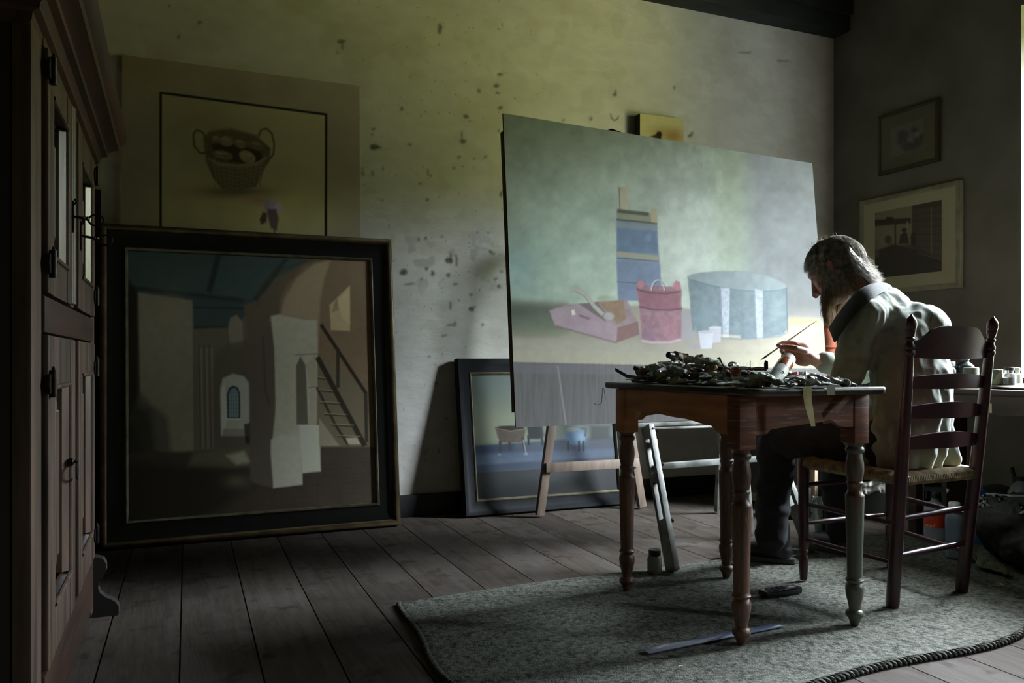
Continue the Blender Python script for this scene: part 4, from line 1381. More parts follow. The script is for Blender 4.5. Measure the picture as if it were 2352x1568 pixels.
for (x, y, m, lab) in ((LX[0], LY[0], M_PINEV, None), (LX[1], LY[0], M_GREENLEG, 'turned leg with worn grey-green paint'), (LX[0], LY[1], M_PINEV, None), (LX[1], LY[1], M_PINEV, None)):
    mb = MB()
    mb.lathe(PROF, (x, y, .0125), (x, y, .60), 28)
    lg = obj('leg', mb, m, tb, label=lab, angle=50)
    obj('leg_block', MB().box((x, y, .586 + (TZ - .024 - .586) / 2), (.06, .06, TZ - .024 - .586), bev=.003), M_PINER if x > 1.9 or y < 2.2 else M_PINE, lg, root=tb)
def apron(p0, p1, out, m, pat):
    """scalloped board; pat = [(t, drop)]"""
    p0, p1 = Vector(p0), Vector(p1)
    L = (p1 - p0).length
    d = (p1 - p0).normalized()
    poly = [(0, TZ - .024), (L, TZ - .024)]
    for t, z in pat[::-1]:
        poly.append((t * L, z))
    obj('apron', MB().prism(poly, p0, d, (0, 0, 1), Vector(out) * .02), m, tb, smooth=False)
scal = lambda n=40: None
def curve(keys, n=60):
    ks = sorted(keys)
    o = []
    for i in range(n + 1):
        t = i / n
        for (a, za), (b, zb) in zip(ks, ks[1:]):
            if a <= t <= b:
                s_ = (t - a) / (b - a) if b > a else 0
                s_ = s_ * s_ * (3 - 2 * s_)
                o.append((t, za + (zb - za) * s_))
                break
    return o
patY = curve([(0, .626), (.10, .628), (.16, .643), (.35, .650), (.60, .656), (.75, .664), (.86, .644), (.90, .640), (1, .640)])
patX = curve([(0, .625), (.07, .628), (.15, .648), (.40, .660), (.72, .668), (.86, .668), (.90, .640), (1, .638)])
zb = 0
apron((LX[0] + .03, LY[0] - .026, zb), (LX[1] - .03, LY[0] - .026, zb), (0, 1, 0), M_PINER, patY)
apron((LX[0] - .026, LY[0] + .03, zb), (LX[0] - .026, LY[1] - .03, zb), (1, 0, 0), M_PINE, patX)
apron((LX[0] + .03, LY[1] + .026, zb), (LX[1] - .03, LY[1] + .026, zb), (0, -1, 0), M_PINE, patY)
apron((LX[1] + .026, LY[0] + .03, zb), (LX[1] + .026, LY[1] - .03, zb), (-1, 0, 0), M_PINE, patX)
# strips of masking tape hanging from the front edge
def tape(pts, w, wv, m, label, name='masking_tape'):
    pts = [Vector(p) for p in pts]
    wv = Vector(wv)
    def fn(u, v):
        k = u * (len(pts) - 1)
        i = min(int(k), len(pts) - 2)
        ww = w[i] + (w[i + 1] - w[i]) * (k - i)
        return pts[i].lerp(pts[i + 1], k - i) + wv * ((v - .5) * ww)
    nrm = (pts[1] - pts[0]).cross(wv).normalized() * .0006
    return solo(name, MB().sheet(fn, 14, 2, nrm), m, label, 'tape', loc=pts[0])
M_TAPE = mat('old_masking_tape', (200, 190, 130), .6, col2=(176, 160, 104), scale=30)
tape([(1.795, 1.9265, .770), (1.795, 1.9262, .745), (1.797, 1.925, .72), (1.803, 1.922, .69), (1.812, 1.921, .655)], [.032, .032, .030, .024, .016], (1, 0, 0), M_TAPE, 'yellowed masking tape strip hanging down from the table front edge')
tape([(2.012, 1.983, .735), (1.98, 1.982, .71), (1.955, 1.981, .688)], [.018, .018, .018], (.6, 0, -.8), mat('brown_tape', (120, 84, 58), .6), 'short brown tape strip stuck slantwise on the table apron')
tape([(1.885, 1.9265, .771), (1.885, 1.9262, .7445)], [.032, .030], (1, 0, 0), mat('grey_tape', (150, 156, 138), .6), 'pale grey tape patch wrapped over the table front edge')
# loose threads hanging from the left end
mb = MB()
mb.tube([(1.598, 2.775, .742), (1.597, 2.775, .715), (1.596, 2.776, .69), (1.588, 2.778, .682), (1.575, 2.78, .680), (1.566, 2.78, .688)], .0012, 6)
mb.tube([(1.594, 2.76, .745), (1.600, 2.76, .72), (1.602, 2.76, .70)], .0009, 6)
solo('thread', mb, mat('grey_thread', (150, 146, 134), .8), 'loose grey thread dangling from the left end of the table', 'thread', loc=(1.598, 2.775, .742))

# ------------------------------------------------------------------ ladder-back chair
ch = thing('ladder_back_chair', 'dark red ladder-back chair with four slats and a rush seat', 'chair', (2.55, 2.3, 0))
rear = [(Vector((2.354, 2.126, .0125)), Vector((2.354, 2.048, 1.0))), (Vector((2.734, 2.163, .0125)), Vector((2.734, 2.036, 1.0)))]
front = [Vector((2.325, 2.515, .0125)), Vector((2.79, 2.53, .0125))]
# rear posts bend: vertical to the seat, then lean back
for i, (a, b) in enumerate(rear):
    L = (b - a).length
    pr = [(0, .0205), (.01, .0222), (.3, .0222), (.50, .0220), (.70, .0195), (.83, .0170), (.862, .0160)]
    pf = [(.862, .0160), (.866, .0185), (.872, .0192), (.878, .0185), (.882, .0160), (.886, .0178), (.892, .0182), (.898, .0160), (.904, .0125), (.910, .0115), (.914, .0150), (.919, .0155), (.923, .0118), (.930, .0138), (.940, .0165), (.948, .0172), (.952, .0165), (.954, .0180), (.962, .0192), (.972, .0190), (.982, .0160), (.990, .0095), (.996, .0040), (1.0, .0012)]
    pp = obj('rear_post', MB().lathe([(t * L, r) for t, r in pr], a, b, 24), M_CHAIR, ch, angle=50)
    obj('finial', MB().lathe([(t * L, r) for t, r in pf], a, b, 24), M_CHAIR, pp, root=ch, angle=50)
for a in front:
    fr = [(0, .0125), (.006, .0140), (.05, .0172), (.075, .0180), (.088, .0165), (.096, .0125), (.102, .0125), (.106, .0175), (.112, .0175), (.116, .0150), (.125, .0185), (.30, .0195), (.452, .0190), (.462, .015)]
    obj('front_leg', MB().lathe(fr, a, a + Vector((0, 0, .47)), 20), M_CHAIR, ch, angle=50)
def post_at(i, z):
    a, b = rear[i]
    return a.lerp(b, (z - a.z) / (b.z - a.z))
def slat(zl0, zl1, zm0, zm1, crest):
    A0, A1 = post_at(0, (zl0 + zl1) / 2), post_at(1, (zl0 + zl1) / 2)
    def edge(u, lo, mid, top):
        if top and crest:
            s_ = max(0, math.sin(math.pi * u))
            k = 1 / (1 + math.exp(-(min(u, 1 - u) - .17) * 26))
            return lo + (mid - lo) * (k * .93 + .07 * s_)
        return lo + (mid - lo) * math.sin(math.pi * u)
    def fn(u, v):
        p = A0.lerp(A1, u)
        zb_ = edge(u, zl0, zm0, False)
        zt = edge(u, zl1, zm1, True)
        z = zb_ + (zt - zb_) * v
        q0, q1 = post_at(0, z), post_at(1, z)
        p = q0.lerp(q1, u)
        p.y += .034 * (1 - (2 * u - 1) ** 2) * -1 + .004
        p.z = z
        return p
    obj('slat', MB().sheet(fn, 32, 6, (0, .011, 0)), M_CHAIR, ch, angle=50)
slat(.856, .908, .850, .962, True)
slat(.752, .790, .750, .802, False)
slat(.652, .690, .650, .706, False)
slat(.548, .586, .548, .604, False)
def stretch(a, b, r=.0095):
    a, b = Vector(a), Vector(b)
    L = (b - a).length
    obj('stretcher', MB().lathe([(0, r * .7), (L * .08, r * .85), (L * .3, r), (L * .7, r), (L * .92, r * .85), (L, r * .7)], a, b, 14), M_CHAIR, ch)
stretch(post_at(0, .314), post_at(1, .322), .0105)
stretch(post_at(0, .185), post_at(1, .192), .0105)
for i in (0, 1):
    for z in (.292, .158):
        stretch(post_at(i, z), front[i] + Vector((0, 0, z)), .009)
for z in (.362, .215):
    stretch(front[0] + Vector((0, 0, z)), front[1] + Vector((0, 0, z)), .0095)
# woven rush seat: strands wrapped over the four rails, meeting on the diagonals
SZ = .446
sc4 = [post_at(0, SZ) + Vector((0, .0, 0)), post_at(1, SZ), front[1] + Vector((0, 0, SZ)), front[0] + Vector((0, 0, SZ))]
cen = sum(sc4, Vector()) / 4
mb = MB()
NS = 46
for s_ in range(4):
    A, B = sc4[s_], sc4[(s_ + 1) % 4]
    e = (B - A).normalized()
    inn = (cen - (A + B) / 2)
    inn = (inn - e * inn.dot(e)).normalized()
    out = -inn
    for k in range(NS):
        t = (k + .5) / NS
        p = A.lerp(B, t)
        # depth to the diagonal
        depth = (cen - (A + B) / 2).length * (1 - abs(2 * t - 1)) + .004
        q = p + inn * depth
        q.z = SZ + .004
        rnd_ = .0012 * mnoise.noise(Vector((k * .7, s_ * 9, 0)))
        wob = e * (.004 * mnoise.noise(Vector((k * .31, s_ * 3, 5))))
        path = [q + Vector((0, 0, .008)), p + inn * min(depth, .03) + Vector((0, 0, .017 + rnd_)), p + inn * .008 + Vector((0, 0, .018)) + wob, p + out * .012 + Vector((0, 0, .008 + rnd_)) + wob, p + out * .014 + Vector((0, 0, -.006)) + wob, p + out * .004 + Vector((0, 0, -.016)), p + inn * min(depth, .03) + Vector((0, 0, -.014)), q + Vector((0, 0, -.010))]
        mb.tube(path, .0048, 6, cap=False)
mb.prism([(v.x, v.y) for v in [cen.lerp(x, .93) for x in sc4]], (0, 0, SZ - .010), (1, 0, 0), (0, 1, 0), (0, 0, .020))
obj('seat', mb, M_RUSH, ch, label='woven straw-coloured rush seat')

# ------------------------------------------------------------------ grey painted easel carrying the canvas
ez = thing('studio_easel', 'grey paint-spattered slotted easel under the big canvas', 'easel', (2.2, 3.0, 0))
def easel_leg(a, b):
    a, b = Vector(a), Vector(b)
    # slotted beam: two rails with solid blocks between the slots
    d = (b - a).normalized()
    L = (b - a).length
    side = Vector((1, 0, 0))
    m = MB()
    for s_ in (-1, 1):
        o = d.cross(side).normalized() * (.024 * s_)
        m.bar(a + o, b + o, .026, .018, up=d.cross(side), bev=.002)
    for t0, t1 in ((0, .34), (.60, .66), (.92, 1.0)):
        m.bar(a + d * (L * t0), a + d * (L * t1), .025, .034, up=d.cross(side), bev=.001)
    lg = obj('slotted_leg', m, M_GREYWOOD, ez)
    return lg, a, d, L
lg1, a1, d1, L1 = easel_leg((1.943, 2.82, .015), (1.99, 3.075, .566))
lg2, a2, d2, L2 = easel_leg((2.70, 2.87, .015), (2.66, 3.135, .566))
def ezpt(a, d, L, z):
    return a + d * ((z - a.z) / d.z)
obj('crossbar', MB().bar(ezpt(a1, d1, L1, .405) + Vector((.013, 0, 0)), ezpt(a2, d2, L2, .405) + Vector((-.013, 0, 0)), .03, .024, bev=.002), M_GREYWOOD, ez)
MCi = lambda x, y, z: MC @ Vector((x, y, z))
obj('canvas_ledge', MB().bar(MCi(.50, .012, -.009), MCi(1.42, .012, -.009), .07, .016, bev=.002), M_GREYWOOD, ez)
obj('ledge_rod', MB().bar(ezpt(a1, d1, L1, .560) + Vector((.0, -.035, .0)), ezpt(a1, d1, L1, .560) + Vector((.36, -.01, -.004)), .010, .009, bev=.002), M_GREYWOOD, ez)
for z in (.548, .415, .20):
    p = ezpt(a1, d1, L1, z)
    kb = MB().lathe([(0, .003), (.010, .003), (.011, .006), (.014, .009), (.019, .009), (.022, .006), (.023, .002)], p + Vector((.012, -.015, 0)), p + Vector((.05, -.018, .0)), 14)
    obj('knob', kb, M_IRON, ez)
for z in (.50, .36, .13):
    p = ezpt(a1, d1, L1, z)
    obj('peg_block', MB().box(p + Vector((.020, 0, 0)), (.016, .028, .03), bev=.003), M_GREYWOOD, ez)
mast0, mast1 = Vector((2.66, 3.24, .012)), MCi(1.25, .105, CH - .07)
obj('mast', MB().bar(mast0, mast1, .05, .03, up=(0, 1, 0), bev=.002), M_GREYWOOD, ez)
obj('top_clamp', MB().bar(on_y(1396, 302, 3.36), mast1 + Vector((.02, -.01, -.02)), .05, .022, bev=.006), M_IRON, ez)
obj('back_leg', MB().bar((2.95, 3.85, .0125), (2.66, 3.40, 1.30), .035, .025, up=(0, 1, 0), bev=.002), M_GREYWOOD, ez)

# raw beech A-frame easel behind
be = thing('folding_easel', 'raw wood A-frame easel standing behind the big canvas, light crossbar showing', 'easel', (2.28, 4.1, 0))
for nm, p0, p1 in (('leg', (1.995, 4.135, .0125), (2.22, 4.14, 1.55)), ('leg', (2.64, 4.135, .0125), (2.36, 4.14, 1.55)), ):
    obj(nm, MB().bar(p0, p1, .028, .046, up=(1, 0, 0), bev=.002), M_LIGHTWOOD, be)
obj('crossbar', MB().bar((2.02, 4.115, .268), (2.60, 4.115, .268), .02, .05, bev=.002), M_LIGHTWOOD, be)
obj('top_block', MB().box((2.29, 4.14, 1.56), (.16, .03, .07), bev=.003), M_LIGHTWOOD, be)

# ------------------------------------------------------------------ desk along the window wall
dk = thing('side_desk', 'dark brown table under the window with bottles and jars, behind the chair', 'table', (3.9, 2.5, 0))
DZ = .718
obj('desk_top', MB().box((3.87, 1.91, DZ - .012), (.96, 2.26, .024), bev=.004), M_DESK, dk)  # near end lengthened out of view to keep window light off the floor
mb = MB()
mb.box((3.415, 1.91, DZ - .024 - .042), (.02, 2.22, .084), bev=.002)
mb.box((3.88, 3.01, DZ - .024 - .042), (.90, .02, .084), bev=.002)
obj('apron', mb, M_DESK, dk)
def desk_leg(x, y, sx, sy, edge=True):
    l_ = obj('leg', MB().box((x, y, (DZ - .024) / 2 + .006), (sx, sy, DZ - .037), bev=.002), M_DESK, dk)
    if edge:
        obj('pale_edge', MB().box((x + sx / 2 + .0035, y - .002, (DZ - .03) / 2 + .004), (.007, sy - .004, DZ - .04), bev=.001), M_CREAMEDGE, l_, root=dk, label='pale strip along the right edge of the leg')  # narrow pale strip along the right of the leg
desk_leg(3.447, 2.975, .045, .045)
desk_leg(3.70, 2.965, .145, .03)
desk_leg(4.30, 2.975, .045, .045, False)
desk_leg(3.447, .82, .045, .045, False)
desk_leg(4.30, .82, .045, .045, False)
tape([on_x(2271, 926, 3.403), on_x(2271, 948, 3.403)], [.028, .03], (0, 1, 0), M_PAPER, 'small cream paper tag hanging under the side desk edge', name='paper_tag')

# things on the desk
M_DKGLASS = mat('dark_stoneware', (58, 66, 68), .18, col2=(36, 42, 44), scale=5, spec=.7)
M_WHITEPL = mat('white_plastic', (216, 220, 216), .35)
M_CLEAR = mat('clear_cloudy_glass', (214, 220, 226), .12, trans=.75, spec=.5)
M_CAPB = mat('black_plastic_cap', (20, 22, 24), .35)
def bottle(name, prof, cap, base, m, mc, label, cat='bottle', seg=28, extra=None, group=None):
    base = Vector(base)
    t = thing(name, label, cat, base, group=group)
    obj('body', MB().lathe(prof, base, base + Vector((0, 0, 1)), seg), m, t, angle=35)
    if cap:
        obj('cap', MB().lathe(cap, base, base + Vector((0, 0, 1)), seg), mc, t, angle=35)
    if extra:
        extra(t, base)
    return t
dz = DZ + .001
b = P(2180, 870, 4.05); b.z = dz
bottle('ink_jar', [(0, .030), (.004, .034), (.06, .036), (.082, .034), (.094, .024), (.098, .022)], [(.098, .026), (.100, .027), (.118, .027), (.120, .025)], (b.x, b.y, dz), M_DKGLASS, mat('pale_foil_cap', (170, 176, 178), .3, metal=.5), 'small dark round jar with a pale cap on the side desk, half behind the slat', 'jar')
b = P(2216, 870, 4.05)
bottle('stoneware_bottle', [(0, .040), (.005, .044), (.085, .044), (.102, .040), (.114, .026), (.120, .018), (.130, .017)], [(.128, .020), (.130, .021), (.146, .021), (.148, .018)], (b.x, b.y, dz), M_DKGLASS, mat('grey_cap', (120, 124, 124), .3, metal=.4), 'larger dark glazed bottle behind the chair slats on the side desk', 'bottle')
b = P(2231, 870, 3.93)
bottle('grey_tin', [(0, .030), (.002, .032), (.092, .032), (.094, .029)], None, (b.x + .0, b.y, dz), mat('olive_tin', (116, 120, 104), .4, col2=(84, 92, 80), scale=20), None, 'plain olive-grey tin in front of the dark bottle on the side desk', 'tin')
b = P(2288, 880, 3.90)
bottle('pale_tin', [(0, .026), (.002, .028), (.084, .028), (.086, .025)], None, (b.x, b.y, dz), mat('mottled_pale_tin', (160, 162, 134), .45, col2=(84, 92, 78), scale=26, lo=.48, hi=.55), None, 'mottled pale cylinder tin right of the chair post on the side desk', 'tin')
b = P(2318, 883, 3.86)
def liq(t, base):
    obj('contents', MB().lathe([(.003, .024), (.048, .026), (.049, .001)], base, base + Vector((0, 0, 1)), 24), mat('cloudy_tan_liquid', (150, 130, 100), .4, col2=(120, 104, 84), scale=40), t)
bottle('clear_jar', [(0, .022), (.003, .0285), (.058, .0285), (.066, .026), (.070, .018), (.082, .018)], [(.082, .020), (.083, .021), (.095, .021), (.097, .018)], (b.x, b.y, dz), M_CLEAR, M_CAPB, 'squat clear jar of tan liquid with a black cap on the side desk', 'jar', extra=liq)
b = P(2337, 882, 3.95)
bottle('white_bottle', [(0, .018), (.002, .020), (.060, .020), (.066, .014), (.068, .010), (.082, .010)], [(.078, .012), (.092, .012), (.093, .009)], (b.x, b.y, dz), M_WHITEPL, mat('cream_cap', (196, 196, 184), .4), 'small white bottle beside the clear jar, nearest the window', 'bottle')
# thin palette boards lying on the desk
mb = MB()
pts = [on_x(2200, 884, 3.47), on_x(2352, 892, 3.47)]
pal = []
for k in range(26):
    a = 2 * math.pi * k / 26
    pal.append((.34 * math.cos(a) * (1 + .06 * math.sin(3 * a)), .17 * math.sin(a)))
solo('wooden_palette', MB().prism(pal, (3.66, 2.36, DZ + .012), (.25, -.97, 0), (.97, .25, .05), (0, 0, .005)), mat('dark_palette_wood', (54, 46, 34), .35, col2=(84, 78, 60), scale=20), 'dark thin palette board lying on the side desk under the window', 'palette', loc=(3.66, 2.36, DZ + .012))
solo('palette_rest', MB().box((3.66, 2.36, DZ + .0055), (.10, .30, .010), bev=.002), M_DESK, 'flat dark block beneath the palette on the side desk', 'block', loc=(3.66, 2.36, DZ + .0055))

# terracotta jar on a mostly hidden cupboard, enlarged to block window light
st = thing('low_cupboard', 'low dark cupboard in the room corner carrying a terracotta jar', 'cupboard', (3.95, 4.03, 0))
obj('carcase', MB().box((3.95, 4.03, .37), (.66, .54, .66), bev=.004), M_DESK, st)
obj('cupboard_top', MB().box((3.95, 4.03, .714), (.70, .58, .028), bev=.005), M_DESK, st)
obj('plinth', MB().box((3.95, 4.03, .021), (.62, .50, .038)), M_DESK, st)
for s_ in (-1, 1):
    d_ = obj('door', MB().box((3.95 + s_ * .16, 3.753, .37), (.29, .016, .58), bev=.003), M_DESK, st)
    obj('knob', MB().lathe([(0, .005), (.008, .005), (.012, .011), (.018, .010), (.02, .004)], (3.95 + s_ * .03, 3.745, .42), (3.95 + s_ * .03, 3.6, .42), 14), M_IRON, d_, root=st)
M_TERRA = mat('terracotta', (198, 112, 78), .6, col2=(160, 86, 62), scale=10, bump=.1)
pb = P(1902, 800, 4.98)
bp_ = Vector((pb.x, pb.y, .7295))
tt = thing('terracotta_jar', 'orange terracotta jar with a banded neck, seen between canvas and beard', 'jar', bp_)
obj('body', MB().lathe([(0, .040), (.004, .046), (.12, .050), (.180, .049), (.184, .053), (.192, .055), (.197, .052), (.20, .047), (.255, .045), (.285, .040), (.300, .030), (.308, .032), (.322, .033), (.324, .028), (.30, .026)], bp_, bp_ + Vector((0, 0, 1)), 30, cap=False), M_TERRA, tt, angle=40)

# ------------------------------------------------------------------ things on the floor, right side
# spray bottle with orange label
sbp = on_floor(2147, 1248)
sb = thing('spray_bottle', 'clear spray bottle with an orange label and dark trigger under the side desk', 'spray bottle', (sbp.x, sbp.y, .010))
s0 = Vector((sbp.x, sbp.y, .010))
obj('body', MB().lathe([(0, .040), (.006, .046), (.145, .046), (.160, .044), (.178, .030), (.188, .017), (.205, .016)], s0, s0 + Vector((0, 0, 1)), 30), mat('cloudy_plastic_bottle', (176, 184, 196), .25, trans=.35), sb)
view_d = Vector((-sbp.x, -sbp.y, 0)).normalized()
view_r = Vector((view_d.y, -view_d.x, 0))  # points to the photo's left
view_r = Vector((-view_d.y, view_d.x, 0))
def cyl(r, a, z):
    """point on the label cylinder; a=0 faces the room"""
    d_ = view_d * math.cos(a) + view_r * math.sin(a)
    return s0 + d_ * r + Vector((0, 0, z))
def wrap(a0, a1, z0, z1, r, n=20):
    return MB().sheet(lambda u, v: cyl(r, a0 + (a1 - a0) * u, z0 + (z1 - z0) * v), n, 2, view_d * .0002)
lb = obj('orange_label', wrap(-1.35, 1.15, .070, .142, .0464), mat('orange_label', (196, 64, 36), .45), sb)
obj('white_label', wrap(-1.35, 1.15, .020, .0695, .0464), mat('white_label', (150, 152, 168), .5), sb)
def text_on(txt, size, a0, z0, m, parent, r):
    cu = bpy.data.curves.new('t', 'FONT')
    cu.body = txt
    cu.size = size
    cu.extrude = .0002
    to = bpy.data.objects.new('t', cu)
    COL.objects.link(to)
    dg = bpy.context.evaluated_depsgraph_get()
    me_ = bpy.data.meshes.new_from_object(to.evaluated_get(dg))
    mb_ = MB().add([cyl(r + v.co.z, a0 + v.co.x / r, z0 + v.co.y) for v in me_.vertices], [tuple(p_.vertices) for p_ in me_.polygons])
    bpy.data.objects.remove(to, do_unlink=True)
    return obj('lettering', mb_, m, parent, smooth=False, root=sb)
M_LET = mat('pale_lettering', (232, 190, 176), .5)
text_on('amsol', .021, -1.05, .073, M_LET, lb, .0468)
mb = MB()
sq = [(-1.02 + .05 * k, .132 - .004 * k * .35 + .0022 * math.sin(k * 1.9)) for k in range(16)]
mb.tube([cyl(.0469, a, z) for a, z in sq], .0006, 5)
obj('script_line', mb, M_LET, lb, root=sb)
mb = MB()
for k, (z, l_) in enumerate(((.062, 1.6), (.056, 1.2), (.050, 1.5))):
    mb.tube([cyl(.0468, -1.05 + l_ * q / 12, z) for q in range(13)], .0005, 5)
obj('small_print_lines', mb, mat('grey_print', (104, 106, 122), .5), sb)
th = MB()
n0 = s0 + Vector((0, 0, .20))
th.lathe([(0, .018), (.018, .018), (.022, .014), (.030, .012)], n0, n0 + Vector((0, 0, 1)), 18)
hd = lambda x, z: n0 - view_r * 0 + view_r * x + Vector((0, 0, z))
th.prism([(-.045, .050), (-.050, .036), (-.020, .030), (-.012, .020), (.012, .020), (.016, .030), (.040, .026), (.048, .034), (.046, .046), (.034, .052)], n0 - view_d * .010, view_r, (0, 0, 1), view_d * .020)
th.prism([(-.040, .034), (-.034, .034), (-.030, .012), (-.036, -.006), (-.042, -.004), (-.040, .014)], n0 - view_d * .006, view_r, (0, 0, 1), view_d * .012)
obj('trigger_head', th, mat('dark_green_plastic', (26, 38, 36), .35), sb, angle=35)
obj('nozzle', MB().lathe([(0, .008), (.010, .009), (.012, .006)], n0 + view_r * .046 + Vector((0, 0, .040)), n0 + view_r * .06 + Vector((0, 0, .034)), 14), M_WHITEPL, sb)

# big plastic bottle, half full, behind the chair post
b2 = on_floor(2192, 1286)
bottle('plastic_bottle', [(0, .030), (.006, .036), (.165, .036), (.180, .033), (.200, .022), (.212, .018)], [(.210, .0215), (.212, .0225), (.232, .0225), (.236, .020)], (b2.x, b2.y, .010), mat('grey_blue_bottle', (112, 124, 140), .35, col2=(92, 106, 122), scale=6), M_WHITEPL, 'tall grey plastic bottle with a white cap standing behind the chair post', 'bottle')

# black sack on the floor with shiny crumpled plastic on top
def blackbag():
    bl = Blob()
    c = on_floor(2330, 1330)
    x0, y0 = 3.25, 2.22
    for (dx, dy, z, rx, ry, rz) in ((0, 0, .13, .16, .22, .15), (-.08, -.12, .10, .12, .14, .11), (.06, .16, .14, .14, .16, .15), (-.04, .10, .19, .14, .16, .10), (.10, -.10, .16, .16, .16, .13)):
        bl.ell((x0 + .03 + dx, y0 + dy, z + .012), (rx, ry, rz))
    def fn(co, no):
        n1 = noise3(co, .06, 1)
        n2 = np.abs(noise3(co, .03, 2))
        co = co + no * (.016 * n1 - .012 * n2)[:, None]
        co[:, 2] = np.clip(co[:, 2], .012, .292)
        return co
    t = thing('black_sack', 'bulky black sack on the floor at the right edge, glossy plastic crumpled over it', 'sack', (x0, y0, 0))
    bl.skin('sack', mat('black_dull_sacking', (24, 25, 26), .7, col2=(52, 46, 42), scale=12, lo=.5, hi=.75, bump=.4), t, .009, 3, fn)
    # glossy crinkled film
    def fs(u, v):
        x = x0 - .11 + .30 * u
        y = y0 - .20 + .42 * v
        z = .281 + .012 * mnoise.noise(Vector((x * 24, y * 24, 0))) + .013 * abs(mnoise.noise(Vector((x * 55, y * 55, 4)))) + .006 * mnoise.noise(Vector((x * 110, y * 110, 9)))
        e = max(0, .22 - u) / .22
        e2 = max(0, .15 - v) / .15
        z -= .03 * e * e + .07 * e2 * e2
        return (x, y, z)
    obj('plastic_film', MB().sheet(fs, 110, 130, (0, 0, -.002)), mat('glossy_black_film', (14, 16, 18), .14, spec=.9, bump=.6, bscale=60, bdist=.004), t, label='shiny crumpled black plastic film')
blackbag()
# white lid edge lying across the sack
la, lb_ = P(2290, 1134, 3.66), P(2350, 1140, 3.46)
solo('flat_tray', MB().bar(la, lb_, .10, .008, bev=.002), mat('pale_tray', (150, 160, 168), .3), 'thin pale tray lying across the back of the black sack', 'tray', loc=la)

def rag(name, label, path, w, amp, m, seed, th=.003, nu=60, nv=26, cat='cloth'):
    path = [Vector(p) for p in path]
    def fn(u, v):
        k = u * (len(path) - 1)
        i = min(int(k), len(path) - 2)
        p = path[i].lerp(path[i + 1], k - i)
        d = (path[i + 1] - path[i]).normalized()
        n_ = Vector((-d.y, d.x, 0))
        ww = w * (1 + .35 * math.sin(u * 9 + seed)) * (.45 + .55 * math.sin(math.pi * min(.96, max(.04, u))))
        q = p + n_ * ((v - .5) * ww)
        q.z += amp * (abs(mnoise.noise(Vector((u * 5, v * 3.4, seed)))) * 1.6 + .4 * mnoise.noise(Vector((u * 14, v * 9, seed)))) * (1 - abs(2 * v - 1) ** 3 * .8) + .3 * amp
        return q
    return solo(name, MB().sheet(fn, nu, nv, (0, 0, th)), m, label, cat, loc=path[0], angle=80)
g0, g1 = on_floor(2232, 1296), on_floor(2318, 1334)
rag('green_rag', 'crumpled olive green rag on the rug in front of the black sack', [g0 + Vector((.03, .02, .02)), g0.lerp(g1, .5) + Vector((0, 0, .016)), g1 + Vector((0, 0, .013))], .075, .032, mat('olive_rag', (86, 92, 66), .85, col2=(62, 68, 50), scale=20), 3)
# string loop
sp = on_floor(2290, 1342, .014)
mb = MB()
mb.tube([sp + Vector((-.035, .01, 0)), sp + Vector((-.01, -.012, .001)), sp + Vector((.012, -.016, .002)), sp + Vector((.024, 0, .002)), sp + Vector((.014, .014, .003))], .0016, 6)
solo('string', mb, mat('white_string', (190, 190, 176), .8), 'curled end of pale string on the rug near the green rag', 'string', loc=sp)

# blue bottle, grey flask, dark pan and stick under the window
q = P(2247, 1138, 3.95); qx = Vector((q.x, q.y, 0))
def bluex(t, base):
    obj('clear_neck', MB().lathe([(.0, .018), (.05, .018), (.075, .014), (.078, .010)], base + Vector((0, 0, .246)), base + Vector((0, 0, 1.2)), 20), M_CLEAR, t)
bottle('blue_jerrycan', [(0, .040), (.006, .048), (.20, .048), (.225, .046), (.245, .030), (.250, .02)], None, (q.x, q.y, .002), mat('blue_plastic', (62, 92, 150), .35, col2=(44, 66, 116), scale=8), None, 'blue plastic can with a clear neck behind the right chair post', 'bottle', extra=bluex)
q = P(2344, 1140, 4.15)
bottle('grey_flask', [(0, .050), (.006, .056), (.15, .058), (.20, .056), (.235, .040), (.250, .022), (.262, .020)], [(.258, .024), (.276, .024), (.278, .021)], (q.x, q.y, .002), mat('grey_flask_enamel', (126, 134, 138), .35, col2=(104, 112, 116), scale=5), M_CAPB, 'grey rounded flask with a dark cap on the floor at the right edge', 'flask')
q = P(2290, 1110, 4.30)
bl = Blob()
for dx, dy, z, r in ((0, 0, .12, .11), (-.10, .06, .14, .09), (-.12, .08, .19, .06), (.12, -.08, .10, .10)):
    bl.ell((q.x + dx, q.y + dy, z), (r, r, r * .95))
sk = thing('dark_bag', 'slumped black bag against the right wall under the window', 'bag', (q.x, q.y, 0))
bl.skin('bag_cloth', mat('dull_black_cloth', (20, 20, 22), .85), sk, .010, 6, lambda co, no: np.column_stack([co[:, 0] + no[:, 0] * .01 * noise3(co, .05, 3), co[:, 1], np.clip(co[:, 2], .003, 1)]))
sa, sb_ = P(2324, 1074, 4.50), P(2336, 1120, 4.44)
solo('dark_stick', MB().tube([sa, sa.lerp(sb_, .5), Vector((sb_.x, sb_.y, .02)) + (sb_ - sa) * .2], [.010, .010, .008], 10), M_IRON, 'dark rod leaning against the right wall behind the grey flask', 'rod', loc=sa)

